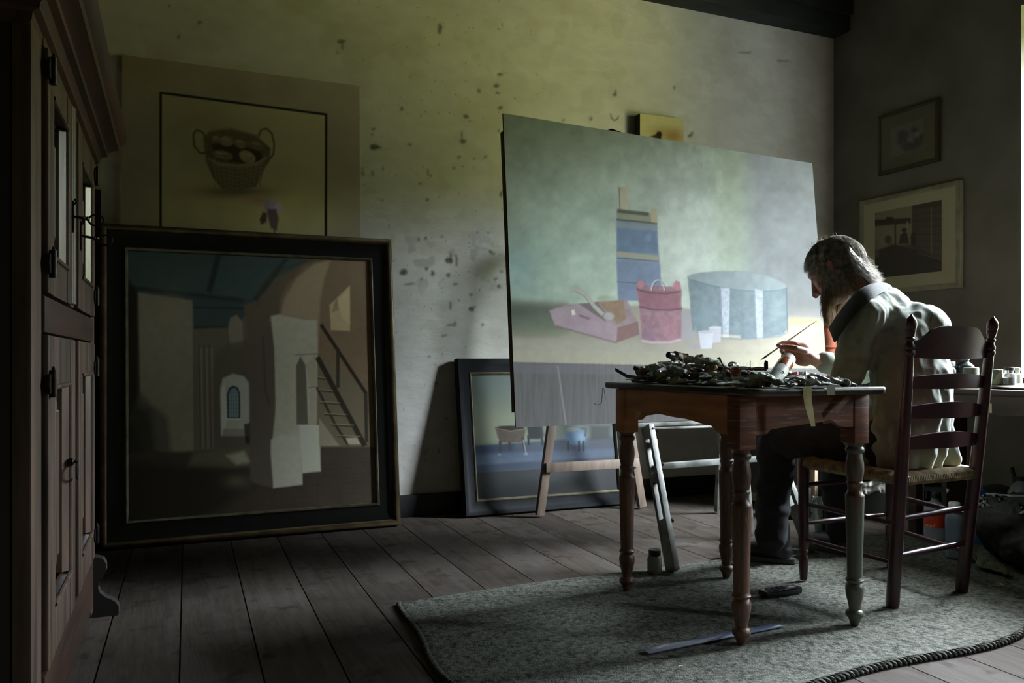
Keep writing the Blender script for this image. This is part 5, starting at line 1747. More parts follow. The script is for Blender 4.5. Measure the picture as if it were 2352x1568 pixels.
# grey box, white cloths and boards under the desk behind the chair
q0 = P(1985, 1190, 4.62); q1 = P(2096, 1186, 4.62)
mid = (q0 + q1) / 2
bx_ = thing('grey_crate', 'low grey-green box on the floorboards behind the chair', 'box', (mid.x, mid.y, 0))
ang = math.atan2(q1.y - q0.y, q1.x - q0.x)
Rz = Matrix.Rotation(ang, 3, 'Z')
obj('box_body', MB().box((mid.x + .02, mid.y + .12, .115), ((q1 - q0).length + .14, .22, .226), Rz, bev=.005), mat('grey_green_card', (104, 110, 106), .7, col2=(88, 94, 90), scale=5), bx_)
obj('box_lid', MB().box((mid.x + .02, mid.y + .12, .236), ((q1 - q0).length + .16, .235, .014), Rz, bev=.003), mat('grey_green_lid', (122, 130, 124), .6), bx_)
# crumpled white cloth draped over it
def drape(u, v):
    px = 1966 + 124 * u
    top = P(px, 1088, 4.50 + .03 * u)
    ln = .085 + .065 * u + .016 * math.sin(u * 11) + .006 * math.sin(u * 31)
    q = top.copy()
    n_ = Vector((-SN, -CS, 0))
    if v < .3:
        q = top - n_ * (.10 * (1 - v / .3))
        q.z = .249
    else:
        q.z = .249 - ln * (v - .3) / .7
    q += n_ * (.012 + .014 * abs(mnoise.noise(Vector((u * 9, v * 5, 2)))) + .010 * math.sin(u * 24 + v * 5) * v)
    return q
solo('white_cloth', MB().sheet(drape, 60, 24, (.002, .002, .002)), mat('stained_white_cloth', (226, 226, 216), .85, col2=(150, 152, 146), scale=16, lo=.45, hi=.6), 'crumpled white paint-stained cloth draped over the grey box behind the chair', 'cloth', loc=P(1966, 1088, 4.5), angle=80)
# paint-smeared rag hanging from the chair's left side rail down between the legs
h0, h1 = P(1893, 1140, 3.82), P(1898, 1280, 3.82)
def hang(u, v):
    p = Vector((h0.x, h0.y, 0)).lerp(Vector((h1.x, h1.y, 0)), u)
    z = h0.z * (1 - u) + .014 * u
    w_ = .085 - .02 * u + .01 * math.sin(u * 6)
    return Vector((p.x + (v - .5) * w_, p.y - (v - .5) * w_ * .5 + .012 * math.sin(v * 15 + u * 3) + .008 * mnoise.noise(Vector((u * 8, v * 8, 1))), z))
solo('paint_rag', MB().sheet(hang, 40, 24, (.0, .003, 0)), mat('smeared_rag', (186, 192, 180), .7, col2=(96, 108, 100), scale=22, stretch=(2, 2, .5), lo=.42, hi=.6), 'long pale paint-smeared rag standing between the man and the chair legs', 'cloth', loc=h0, angle=80)
# added upright canvases with pale edges, placed to keep window light off the wall
for k, (x_, y0_, h_) in enumerate(((3.405, 3.68, 1.12), (3.455, 3.64, .98))):
    t = thing('stacked_canvas', ('taller' if k == 0 else 'shorter') + ' stretched canvas standing edge-on behind the easel, back turned out, added to shade the wall', 'canvas', (x_, y0_, .002), group='canvases added behind the easel')
    L_ = 4.40 - y0_
    obj('canvas_cloth', MB().box((x_ + .012, y0_ + L_ / 2, h_ / 2 + .003), (.004, L_, h_)), mat('grey_canvas_back', (96, 94, 88), .9, col2=(80, 78, 72), scale=8), t)
    mb = MB()
    for (ya, yb, za, zb_) in ((0, L_, 0, .045), (0, L_, h_ - .045, h_), (0, .045, .045, h_ - .045), (L_ - .045, L_, .045, h_ - .045)):
        mb.box((x_, y0_ + (ya + yb) / 2, (za + zb_) / 2 + .003), (.02, yb - ya, zb_ - za), bev=.001)
    obj('stretcher_frame', mb, M_CREAMEDGE, t)
db = P(1822, 1186, 4.60)
solo('dark_box', MB().box((db.x, db.y, .085), (.12, .14, .16), bev=.006), M_BASEB, 'small black box on the floorboards below the leaning frame', 'box', loc=(db.x, db.y, .085))

# glass jar at the easel foot
j = on_floor(1506, 1322)
jl = thing('glass_jar', 'small glass jar with a dark lid at the foot of the grey easel', 'jar', (j.x - .005, j.y, .011))
jb = Vector((j.x - .005, j.y, .011))
obj('glass', MB().lathe([(0, .024), (.004, .029), (.060, .029), (.070, .022)], jb, jb + Vector((0, 0, 1)), 24), mat('dirty_glass', (110, 116, 104), .2, trans=.4), jl)
obj('lid', MB().lathe([(.070, .023), (.072, .024), (.092, .024), (.094, .021)], jb, jb + Vector((0, 0, 1)), 24), M_CAPB, jl)

# telephone handset on the rug
pa_, pb_ = on_floor(1748, 1380), on_floor(1836, 1366)
pd = (pb_ - pa_).normalized()
pn = Vector((-pd.y, pd.x, 0))
pc = (pa_ + pb_) / 2
pc.z = .024
L_ = (pb_ - pa_).length
Mp = Matrix((pd, pn, Vector((0, 0, 1)))).transposed()
ph = thing('telephone_handset', 'black cordless telephone handset lying on the rug under the table', 'telephone', (pc.x, pc.y, .012))
obj('case', MB().box(pc, (.165, .048, .024), Mp, bev=.007), mat('black_phone_plastic', (22, 24, 28), .22, spec=.6), ph)
obj('screen', MB().box(pc + Vector((0, 0, .0125)) + pd * .035, (.036, .032, .002), Mp, bev=.0006), mat('phone_screen', (70, 80, 86), .12), ph)
mb = MB()
for i in range(4):
    for k in range(3):
        mb.box(pc + Vector((0, 0, .0128)) + pd * (-.052 + i * .018) + pn * ((k - 1) * .013), (.012, .008, .003), Mp, bev=.001)
obj('keypad', mb, mat('phone_keys', (60, 64, 70), .35), ph)

# clear plastic ruler on the rug
ra, rb = on_floor(1490, 1500, .0165), on_floor(1800, 1437, .0165)
rd = (rb - ra).normalized()
rn = Vector((-rd.y, rd.x, 0))
Mr = Matrix((rd, rn, Vector((0, 0, 1)))).transposed()
rl = thing('plastic_ruler', 'long clear bluish plastic ruler lying on the rug by the front table leg', 'ruler', ra)
obj('strip', MB().box((ra + rb) / 2 + rn * .016, ((rb - ra).length, .038, .0025), Mr, bev=.0008), mat('bluish_clear_plastic', (104, 116, 140), .12, spec=.8, trans=.2), rl)
mb = MB()
for k in range(50):
    mb.box(ra + rd * (.01 + k * .0105) + rn * .004 + Vector((0, 0, .0014)), (.0006, .005 if k % 5 else .009, .0003), Mr)
obj('graduation_marks', mb, mat('ruler_marks', (60, 66, 80), .4), rl, smooth=False)
# paper scraps
sp = on_floor(1556, 1534, .013)
solo('paper_scrap', MB().sheet(lambda u, v: sp + Vector((.022 * u, .006 * v, .004 * math.sin(u * 3))), 6, 2, (0, 0, .0006)), M_PAPER, 'tiny white paper scrap on the rug in front of the ruler', 'paper', loc=sp)

# ------------------------------------------------------------------ heap of paint tubes on the table
GX0, GY0, GC = 1.50, 1.80, .0025
GW, GH = 300, 420
HM = np.full((GW, GH), -1.0)
gx = GX0 + (np.arange(GW) + .5) * GC
gy = GY0 + (np.arange(GH) + .5) * GC
GXX, GYY = np.meshgrid(gx, gy, indexing='ij')
HM[(GXX > TX0) & (GXX < TX1) & (GYY > TY0) & (GYY < TY1)] = TZ + .0006
def settle(x, y, yaw, L, w, h, commit=True, maxp=17):
    """rest a flattish item on the height field: returns z at the tail and pitch"""
    c, s = math.cos(yaw), math.sin(yaw)
    lx = (GXX - x) * c + (GYY - y) * s
    ly = -(GXX - x) * s + (GYY - y) * c
    m = (lx > -L / 2) & (lx < L / 2) & (np.abs(ly) < w / 2)
    if not m.any():
        return None
    hh = HM[m]
    t = lx[m]
    ok = hh > 0
    if ok.sum() < 4:
        return None
    hh, tt = hh[ok], t[ok]
    a, b = tt < 0, tt >= 0
    if not a.any() or not b.any():
        z0 = z1 = np.percentile(hh, 78)
    else:
        z0, z1 = np.percentile(hh[a], 88), np.percentile(hh[b], 88)
        base = hh.min()
    slope = (z1 - z0) / (L * .55)
    slope = max(-math.tan(R_(maxp)), min(math.tan(R_(maxp)), slope))
    zc = max(np.percentile(hh - slope * tt, 92), TZ + .0006 + abs(slope) * L / 2 * (1 if hh.max() < TZ + .002 else .8))
    mound = TZ + .004 + .064 * math.exp(-((x - 1.76) / .13) ** 2 - ((y - 2.47) / .13) ** 2) + .024 * math.exp(-((x - 1.80) / .2) ** 2 - ((y - 2.30) / .36) ** 2)
    if zc > mound:
        zc = mound
        slope = max(-.22, min(.22, slope))
    if commit:
        top = zc + slope * lx[m] + h
        HM[m] = np.maximum(HM[m], np.where(HM[m] > 0, top, -1))
    return zc, math.atan(slope)

def tube_mesh(L, R, seed, roll=False):
    """crumpled paint tube: round shoulder at +x, crimped flat tail at -x"""
    rs = random.Random(seed)
    n, sg = 22, 22
    mb = MB()
    vs, fs = [], []
    sq = rs.uniform(.35, .9)
    bend = rs.uniform(-.25, .25)
    for i in range(n + 1):
        t = i / n
        x = -L / 2 + L * t
        k = min(1, t / .75) ** .8
        h = R * (.07 + .93 * k * (sq + (1 - sq) * t))
        w = R * (1.45 - .45 * t)
        if t > .95:
            h = w = R * (1 - (t - .95) * 6)
        for q in range(sg):
            a = 2 * math.pi * q / sg
            y_, z_ = w * math.cos(a), h * math.sin(a)
            nz_ = mnoise.noise(Vector((x * 55 + seed, y_ * 55, z_ * 60 + seed * 2)))
            nz2 = abs(mnoise.noise(Vector((x * 110, y_ * 90 + seed * 3, z_ * 90))))
            amp = (.0045 * nz_ - .0040 * nz2) * (1 if t < .93 else .2) * (R / .013)
            y_ += amp * math.cos(a) * 1.2 + bend * x * x * 6
            z_ += amp * math.sin(a) * 1.4 + .004 * math.sin(x * 50 + seed) * (1 - t)
            vs.append((x, y_, z_ + R * .62))
    for i in range(n):
        for q in range(sg):
            q2 = (q + 1) % sg
            fs.append((i * sg + q, i * sg + q2, (i + 1) * sg + q2, (i + 1) * sg + q))
    fs.append(tuple(range(sg))[::-1])
    fs.append(tuple(range(n * sg, (n + 1) * sg)))
    mb.add(vs, fs)
    if rs.random() < .6:   # folded crimp
        mb.box((-L / 2 - .001, bend * L * L * 1.5, R * .62), (.006, R * 2.9, .0035), bev=.0008)
    return mb
T_MATS = [
    (mat('foil_tube', (208, 212, 206), .28, metal=.4, col2=(158, 162, 154), scale=30, bump=.5, bscale=90, bdist=.002), 'silvery foil'),
    (mat('grey_label_tube', (196, 202, 192), .38, col2=(112, 122, 112), scale=34, bump=.4, bscale=90, bdist=.002, lo=.45, hi=.6), 'grey-green'),
    (mat('olive_tube', (146, 146, 116), .36, col2=(74, 76, 60), scale=28, bump=.4, bscale=80, bdist=.002), 'olive'),
    (mat('brown_tube', (136, 106, 80), .36, col2=(82, 64, 48), scale=26, bump=.4, bscale=80, bdist=.002), 'brown'),
    (mat('white_label_tube', (204, 206, 196), .36, col2=(128, 132, 122), scale=24, bump=.3, bscale=80, bdist=.002, lo=.5, hi=.65), 'white-labelled'),
    (mat('dark_tube', (84, 86, 76), .30, col2=(92, 96, 86), scale=32, metal=.3, bump=.4, bscale=80, bdist=.002, lo=.5, hi=.6), 'dark grey'),
]
CAP_M = [mat('tube_cap_black', (26, 26, 26), .35), mat('tube_cap_white', (206, 206, 196), .4), mat('tube_cap_ochre', (150, 108, 62), .45), mat('tube_cap_copper', (150, 92, 70), .35)]
NECK = mat('tube_neck_metal', (150, 152, 148), .3, metal=.8)
def neck_mb(R, L):
    return MB().lathe([(0, R * .95), (R * .35, R * .42), (R * .8, R * .40)], (L / 2 - .001, 0, R * .62), (L / 2 + 1, 0, R * .62), 16)
def cap_mb(R, L, big):
    r = R * (.62 if big else .5)
    x = L / 2 + R * .5
    return MB().lathe([(0, r), (R * 1.1, r * .9), (R * 1.2, r * .7)], (x, 0, R * .62), (x + 1, 0, R * .62), 14)
rng = random.Random(21)
spots_ = []
proto = {}
def place_words(x, y, z):
    px = CX + FPX * (x * CS - y * SN) / (x * SN + y * CS)
    if px < 1500: a = 'left end of heap'
    elif px < 1575: a = 'left of heap peak'
    elif px < 1650: a = 'middle of heap'
    elif px < 1730: a = 'below the spectacles'
    elif px < 1800: a = 'around the big tube'
    elif px < 1880: a = 'right of big tube'
    else: a = 'right end of heap'
    lay = 'on the tabletop' if z < TZ + .012 else ('halfway up' if z < TZ + .04 else 'near the top')
    fr = 'front side' if (x * SN + y * CS) < 2.86 else 'far side'
    return '%s, %s, %s' % (lay, fr, a)
TUBES = []
def add_tube(x, y, yaw, L, R, mi, ci, seed, maxp=17):
    r = settle(x, y, yaw, L + R * 1.5, R * 2.2, R * 1.05, maxp=maxp)
    if r is None:
        return None
    z, pitch = r
    key_ = (seed % 9, round(L, 3), round(R, 4), mi)
    base = proto.get(key_)
    M = Matrix.Rotation(yaw, 3, 'Z') @ Matrix.Rotation(-pitch, 3, 'Y')
    root = thing('paint_tube', '', 'paint tube', (x, y, z + .0015), M)
    if base is None:
        bm_ = tube_mesh(L, R, seed)
        o1 = obj('tube_body', bm_, T_MATS[mi][0], root, world=False, angle=22)
        o2 = obj('neck', neck_mb(R, L), NECK, root, world=False)
        o3 = obj('cap', cap_mb(R, L, seed % 2), CAP_M[ci], root, world=False)
        proto[key_] = (o1.data, o2.data, o3.data)
    else:
        for nm, d in zip(('tube_body', 'neck', 'cap'), base):
            o_ = bpy.data.objects.new(nm, d)
            COL.objects.link(o_)
            o_.parent = root
    root['label'] = '%s paint tube %s' % (T_MATS[mi][1], place_words(x, y, z))
    root['group'] = 'paint tubes heaped on the table'
    TUBES.append(root)
    return root
SZS = [(.105, .0135), (.12, .015), (.09, .012), (.135, .017)]
order = [(1.70, 2.66), (1.77, 2.68), (1.67, 2.60), (1.72, 2.62), (1.84, 2.66), (1.66, 2.52)]
for k in range(20):        # bottom layer, spread along the table
    y = 1.99 + .72 * ((k + .5) / 20) + rng.uniform(-.02, .02)
    x = 1.84 + rng.uniform(-.16, .17)
    order.append((x, y))
for k in range(12):
    order.append((1.76 + rng.gauss(0, .075), 2.46 + rng.gauss(0, .12)))
for k in range(7):
    order.append((1.76 + rng.gauss(0, .05), 2.48 + rng.gauss(0, .075)))
for k, (x, y) in enumerate(order):
    L, R = SZS[rng.choice([0, 0, 1, 1, 2, 3])]
    x = min(max(x, 1.665), 2.05)
    y = min(max(y, 1.99), 2.71)
    add_tube(x, y, rng.uniform(0, 2 * math.pi), L, R, rng.choice([0, 0, 1, 1, 2, 3, 4, 5]), rng.choice([0, 0, 1, 2, 3]), rng.randint(0, 8))
# tubes that lie towards the front corner, over the edge
for (px, py, f, yaw, mi, sd) in ((1700, 885, 2.52, -.5, 1, 3), (1845, 876, 2.62, .25, 0, 5), (1880, 872, 2.70, 2.6, 0, 2), (1620, 880, 2.75, 1.0, 5, 1), (1905, 880, 2.62, -.25, 5, 4)):
    p = P(px, py, f)
    add_tube(p.x, p.y, yaw, .125, .015, mi, 0, sd)
p = P(1788, 890, 2.44)
add_tube(1.715, 1.985, 2.25, .13, .017, 1, 0, 6)
# a long thin tube like a worn grey glove finger, propped at the peak
add_tube(1.765, 2.47, 3.4, .15, .020, 3, 0, 7)
add_tube(1.80, 2.40, .4, .14, .021, 4, 1, 8)
add_tube(1.79, 2.36, 2.2, .13, .019, 1, 1, 2)
add_tube(1.82, 2.30, .9, .12, .017, 2, 0, 4)

# big pale tube with a brown band and white cap, leaning up out of the heap
def big_tube():
    a, b = P(1768, 886, 2.56), P(1806, 832, 2.66)
    d = (b - a).normalized()
    L = (b - a).length
    t = thing('gel_tube', 'big pale tube with a brown band and white cap leaning up out of the heap', 'tube', a)
    R = .0235
    side = d.cross(Vector((0, 0, 1))).normalized()
    obj('tube_body', MB().lathe([(-.035, .010), (-.030, .016), (-.012, .021), (.0, R), (L * .70, R), (L * .705, R)], a, b, 32), mat('pale_grey_tube', (190, 196, 186), .22, col2=(150, 158, 146), scale=10, spec=.7), t)
    obj('brown_band', MB().lathe([(L * .70, R + .0003), (L * .96, R + .0003), (L * 1.0, R * .93)], a, b, 32), mat('brown_band', (120, 56, 22), .22, spec=.7), t)
    obj('cap', MB().lathe([(L * 1.0, R * .86), (L * 1.005, R * .94), (L * 1.16, R * .93), (L * 1.18, R * .80)], a, b, 32), M_WHITEPL, t)
    # printed ring emblem and small-print lines facing the room
    vz = (EYEP - a); vz = (vz - d * vz.dot(d)).normalized()
    vx = d.cross(vz).normalized()
    def onc(al, s_):
        return a + d * s_ + (vz * math.cos(al) + vx * math.sin(al)) * (R + .0003)
    m = MB()
    m.tube([onc(.35 + .30 * math.cos(q), L * .42 + .0065 * math.sin(q)) for q in np.linspace(0, 2 * math.pi, 25)], .0005, 5)
    m.tube([onc(.35 + .15 * math.cos(q), L * .42 + .003 * math.sin(q)) for q in np.linspace(0, 2 * math.pi, 15)], .0012, 5)
    for k in range(9):
        m.tube([onc(-.75 + k * .09, L * (.40 + .02 * (k % 3))), onc(-.75 + k * .09, L * .66)], .00035, 4)
    obj('printed_emblem', m, mat('green_grey_print', (66, 78, 66), .4), t)
    m = MB()
    for k in range(3):
        m.tube([onc(-.10 + k * .10, L * .88), onc(-.05 + k * .10, L * .905)], .0007, 5)
    obj('small_white_marks', m, mat('label_white', (226, 214, 190), .4), t)
big_tube()

# spectacles lying on the heap
def glasses():
    A, B = P(1664, 845, 2.74), P(1760, 848, 2.62)
    d = (B - A).normalized()
    nrm = Vector((-d.y, d.x, 0)).normalized()
    if nrm.dot(A - EYEP) < 0: nrm = -nrm
    t = thing('spectacles', 'tortoiseshell spectacles lying folded open on the heap of tubes', 'glasses', A)
    mt = mat('tortoiseshell', (132, 66, 26), .2, col2=(30, 18, 12), scale=90, lo=.45, hi=.55, spec=.7)
    c = (A + B) / 2
    for s_, nm in ((-1, 'rim'), (1, 'rim')):
        cc = c + d * (s_ * .032) + nrm * .02
        pts = [cc + d * (.026 * math.cos(q)) + nrm * (.020 * math.sin(q)) + Vector((0, 0, .004 * math.sin(q))) for q in np.linspace(0, 2 * math.pi, 25)]
        rm = obj(nm, MB().tube(pts, .0026, 8), mt, t)
        obj('lens', MB().sheet(lambda u, v: cc + d * (.024 * math.cos(6.2832 * u) * v) + nrm * (.018 * math.sin(6.2832 * u) * v) + Vector((0, 0, .001)), 24, 3, (0, 0, .001)), M_CLEAR, rm, root=t)
    obj('bridge', MB().tube([c - d * .008 + nrm * .024, c + nrm * .028 + Vector((0, 0, .004)), c + d * .008 + nrm * .024], .0026, 8), mt, t)
    # near brow bar along the front and the hinged temples
    obj('brow_bar', MB().tube([A + Vector((0, 0, .0)), c + Vector((0, 0, -.001)), B], [.0024, .0032, .0045], 8), mt, t)
    e = P(1652, 822, 2.80)
    obj('temple', MB().tube([A, A.lerp(e, .6), e, e + d * -.006 + Vector((0, 0, -.002))], [.0026, .0026, .0042, .003], 8), mt, t)
    h0 = B - d * .004
    obj('temple', MB().tube([h0, h0 + Vector((0, 0, .018)), h0 + Vector((0, 0, .026)) + d * .003, h0 + Vector((0, 0, .024)) + d * .006, h0 + d * .007], .0036, 8), mat('black_temple', (24, 22, 20), .25), t)
    n_ = P(1723, 843, 2.67)
    obj('nose_pad_arm', MB().tube([n_, n_ + Vector((0, 0, .015)), n_ + Vector((.001, 0, .020))], [.0014, .0012, .0018], 8), M_IRON, t)
glasses()

# curved black palette scraper at the left end
def scraper():
    a, b, c_ = P(1413, 852, 3.06), P(1440, 868, 3.02), P(1496, 874, 2.93)
    def fn(u, v):
        p = a.lerp(b, u * 2.2) if u < .45 else b.lerp(c_, (u - .45) / .55)
        w_ = .006 + .05 * math.sin(min(1, u * 1.4) * math.pi / 2)
        e = Vector((SN, CS, 0))
        q = p + e * (v - .35) * w_ + Vector((0, 0, .010 * (2 * v - 1) ** 2))
        q.z = max(q.z, TZ + .002)
        return q
    solo('palette_scraper', MB().sheet(fn, 30, 8, (0, 0, .002)), mat('black_horn', (34, 34, 28), .25, col2=(70, 70, 58), scale=20, spec=.7), 'curved dark dish-like scraper sticking out at the left end of the heap', 'scraper', loc=b)
scraper()
# light wooden block, brushes, palette knife
p = P(1546, 876, 2.92)
solo('eraser_block', MB().box((p.x, p.y, TZ + .009), (.045, .020, .014), Matrix.Rotation(-.5, 3, 'Z'), bev=.002), mat('pale_wood_block', (176, 168, 128), .6), 'small pale rectangular block on the front edge of the table below the heap peak', 'block', loc=(p.x, p.y, TZ + .009))
def brush(a, b, label, hm, tipc=(70, 60, 46), name='paintbrush', r=.0033, grp=None):
    a, b = Vector(a), Vector(b)
    L = (b - a).length
    t = thing(name, label, 'brush', a, group=grp)
    obj('handle', MB().lathe([(L * .20, r * .8), (L * .26, r), (L * .45, r * 1.05), (L * .8, r * .62), (L, r * .35)], a, b, 12), hm, t)
    obj('ferrule', MB().lathe([(L * .10, r * 1.15), (L * .13, r * 1.05), (L * .21, r * .85)], a, b, 12), NECK, t)
    obj('bristles', MB().lathe([(0, r * .15), (L * .03, r * .7), (L * .07, r * 1.15), (L * .105, r * 1.1)], a, b, 12), mat('bristle_%d' % tipc[0], tipc, .7), t)
M_HANDLE = mat('pale_brush_handle', (196, 170, 122), .4)
brush((1.625, 2.30, TZ + .004), (1.66, 2.08, TZ + .006), 'thin dark brush lying flat along the front left table edge', mat('dark_brush_handle', (60, 46, 32), .4))
q0, q1 = P(1690, 880, 2.50), P(1660, 884, 2.62)
brush((1.66, 2.06, TZ + .006), (1.655, 2.20, TZ + .012), 'short pale-handled brush lying at the table edge below the spectacles', M_HANDLE)
# flat metal palette knife hanging over the front edge
solo('palette_knife', MB().sheet(lambda u, v: Vector((1.755 + .12 * u, 1.93 + (v - .5) * .018 + .012 * (1 - u), TZ + .0025)), 12, 2, (0, 0, .0012)), mat('steel_blade', (190, 194, 200), .22, metal=.8), 'bright flat steel blade lying along the front table edge', 'palette knife', loc=(1.755, 1.93, TZ))
# sheet of pale paper sticking out behind the right half of the heap
p = P(1850, 868, 2.95)
solo('paper_sheet', MB().sheet(lambda u, v: Vector((1.93 + .13 * u + .03 * v, 2.22 + .16 * v - .04 * u, TZ + .016 + .016 * v + .010 * math.sin(u * 3))), 10, 10, (0, 0, .0006)), M_PAPER, 'pale sheet of card lying behind the right half of the heap', 'paper', loc=(1.93, 2.22, TZ))
# empty caps, lids and shell-like dried paint pieces at the right end
def lid(px, f, r, h, m, label, tilt=(0, 0), zoff=0):
    p = P(px, 880, f)
    rr = settle(p.x, p.y, 0, 2 * r, 2 * r, h)
    z = (rr[0] if rr else TZ) + zoff
    ax = Vector((math.sin(tilt[0]), math.sin(tilt[1]), math.cos(tilt[0]) * math.cos(tilt[1]))).normalized()
    b0 = Vector((p.x, p.y, z + .001 + r * abs(math.sin(max(abs(tilt[0]), abs(tilt[1]))))))
    solo('tube_cap', MB().lathe([(0, r * .9), (h * .1, r), (h, r * .96), (h, r * .78), (h * .2, r * .74)], b0, b0 + ax, 20, cap=True), m, label, 'cap', group=None, loc=b0, angle=40)
M_LIDO = mat('dried_olive_lid', (128, 120, 88), .6, col2=(88, 84, 62), scale=40)
M_LIDW = mat('cream_lid', (190, 188, 160), .5, col2=(140, 138, 116), scale=40)
lid(1896, 2.80, .013, .018, M_LIDO, 'hollow olive cap lying on its side near the right end of the heap', (-.6, -1.2))
lid(1885, 2.76, .011, .014, M_LIDW, 'cream round cap standing in front of the hollow olive cap', (-.5, -1.1))
lid(1918, 2.78, .016, .016, M_LIDO, 'wide ragged olive lid near the right end of the heap', (.5, .3))
lid(1926, 2.72, .010, .012, M_LIDO, 'small olive cap below the wide ragged lid', (0, .4))
lid(1944, 2.68, .009, .014, mat('purple_brown_cap', (104, 70, 66), .5), 'small purple-brown cap, last thing at the right end of the tube heap', (.4, -.4))
lid(1940, 2.64, .0065, .010, mat('bright_foil_bit', (200, 200, 200), .25, metal=.8), 'tiny bright foil cap just in front of the purple-brown cap', (.9, 0))
lid(1690, 2.62, .0145, .012, CAP_M[3], 'round copper-coloured cap facing the room below the spectacles', (-.7, -1.2), .012)
lid(1862, 2.82, .010, .016, CAP_M[0], 'short black cap behind the foil tube right of the big tube', (.2, 0))
lid(1845, 2.86, .012, .020, M_LIDW, 'cream cap standing upright behind the big tube', (0, 0))
# blue tube end near the spectacles
add_tube(1.80, 2.235, 2.4, .10, .014, 5, 0, 3)
# make the labels of the tubes tell them apart where the place words repeat
seen = {}
for t in TUBES:
    seen.setdefault(t['label'], []).append(t)
for lab, ts in seen.items():
    if len(ts) > 1:
        ts.sort(key=lambda o: (o.location.x * CS - o.location.y * SN) / (o.location.x * SN + o.location.y * CS))
        names = ['left one', 'right one'] if len(ts) == 2 else ['leftmost'] + ['middle one'] * (len(ts) - 2) + ['rightmost']
        for o, w_ in zip(ts, names):
            o['label'] = lab + ', ' + w_

# ------------------------------------------------------------------ the painter
man = thing('person', 'grey-haired bearded person in a grey-green coat sitting on the ladder-back chair, holding a brush', 'person', (2.55, 2.35, 0))
FB = R_(-27)                       # facing bearing of the head, from Y towards -X
HFWD = Vector((math.sin(FB), math.cos(FB), 0))
HRGT = Vector((math.cos(FB), -math.sin(FB), 0))
PIT = R_(36)
HF = (HFWD * math.cos(PIT) + Vector((0, 0, -1)) * math.sin(PIT)).normalized()     # where the face points
HU = HRGT.cross(HF).normalized()                                                    # top of the head
HM3 = Matrix((HRGT, HF, HU)).transposed()
HC_ = P(1919, 616, 3.30)                                                            # skull centre
S_ = 1.04
def hp(r, f, u):
    return HC_ + (HRGT * r + HF * f + HU * u) * S_
bl = Blob()
# head
bl.ell(hp(0, -.008, .018), (.076 * S_, .098 * S_, .092 * S_), HM3, 20)
bl.ell(hp(0, .040, -.02), (.062 * S_, .056 * S_, .085 * S_), HM3, 18)
bl.ell(hp(0, .045, -.080), (.048 * S_, .045 * S_, .040 * S_), HM3)
bl.limb([hp(0, .066, -.092), hp(0, .078, -.098)], [.020, .017])
bl.limb([hp(0, .086, .022), hp(0, .104, -.010), hp(0, .116, -.034)], [.009, .011, .0135])
bl.ell(hp(.012, .104, -.036), (.008, .010, .008), HM3)
bl.ell(hp(-.012, .104, -.036), (.008, .010, .008), HM3)
bl.limb([hp(-.045, .074, .030), hp(-.015, .088, .030), hp(.015, .088, .030), hp(.045, .074, .030)], [.008, .010, .010, .008])
for s_ in (-1, 1):
    bl.ell(hp(.040 * s_, .066, -.028), (.020, .018, .018), HM3)
    bl.ell(hp(.031 * s_, .076, .010), (.0125, .0125, .0125))
    bl.limb([hp(.078 * s_, -.008, .020), hp(.086 * s_, -.018, .004), hp(.080 * s_, -.006, -.028)], [.009, .011, .008])
bl.limb([hp(-.018, .092, -.062), hp(0, .098, -.061), hp(.018, .092, -.062)], [.005, .0065, .005])
bl.limb([hp(-.016, .090, -.072), hp(0, .096, -.073), hp(.016, .090, -.072)], [.005, .007, .005])
# neck, trunk, arms, legs as one body under the clothes
NB = Vector((2.56, 2.385, 1.045))
bl.limb([hp(0, -.035, -.055), NB + Vector((0, .01, .03)), NB], [.052, .055, .062])
SL, SR = Vector((2.405, 2.285, 1.00)), Vector((2.735, 2.385, .99))
bl.limb([NB, Vector((2.575, 2.29, .93)), Vector((2.57, 2.24, .72)), Vector((2.55, 2.27, .56))], [.07, .11, .11, .12], flat=(1.25, .85), side=(.966, .26, 0))
bl.limb([SL, NB + Vector((0, -.02, -.03)), SR], [.05, .06, .05])
EL, WL = Vector((2.365, 2.35, .745)), Vector((2.43, 2.56, .645))
bl.limb([SL, EL, WL], [.045, .036, .027])
ER = Vector((2.735, 2.63, .80))
WR = P(1871, 826, 3.455)
bl.limb([SR, ER, WR], [.045, .036, .026])
KL, AL = Vector((2.385, 2.725, .545)), Vector((2.405, 2.80, .10))
KR, AR = Vector((2.72, 2.745, .535)), Vector((2.795, 2.80, .10))
bl.limb([Vector((2.47, 2.28, .53)), KL, AL], [.075, .055, .038])
bl.limb([Vector((2.63, 2.30, .53)), KR, AR], [.075, .055, .038])
# left hand resting on the thigh
bl.limb([WL, Vector((2.445, 2.615, .632))], [.027, .032])
for k in range(4):
    a = Vector((2.420 + k * .018, 2.625, .632))
    bl.limb([a, a + Vector((.002, .036, -.004)), a + Vector((.003, .058, -.022))], [.009, .008, .007], n=8)
bl.limb([Vector((2.475, 2.60, .632)), Vector((2.50, 2.63, .622))], [.010, .008], n=8)
# right hand holding the brush: palm, then five separate fingers
F = 3.44
H = lambda x, y, f=F: P(x, y, f)
bl.limb([WR, H(1858, 818), H(1843, 810)], [.028, .032, .036], flat=(1, .75), side=(SN, CS, 0))
bl.limb([H(1848, 800), H(1836, 800), H(1832, 815)], [.024, .025, .026])
bl.limb([H(1850, 828), H(1838, 826)], [.024, .024])
R1 = [.0115, .0105, .0095, .0085]
# index: over the top, reaching the brush
bl.limb([H(1838, 792, 3.45), H(1816, 786, 3.45), H(1798, 787, 3.445), H(1787, 793, 3.44)], R1, n=10)
# thumb: from the side of the palm near its base, under the brush
bl.limb([H(1848, 806, 3.40), H(1828, 800, 3.385), H(1808, 797, 3.40), H(1793, 797, 3.425)], [.015, .0135, .0115, .0095], n=10)
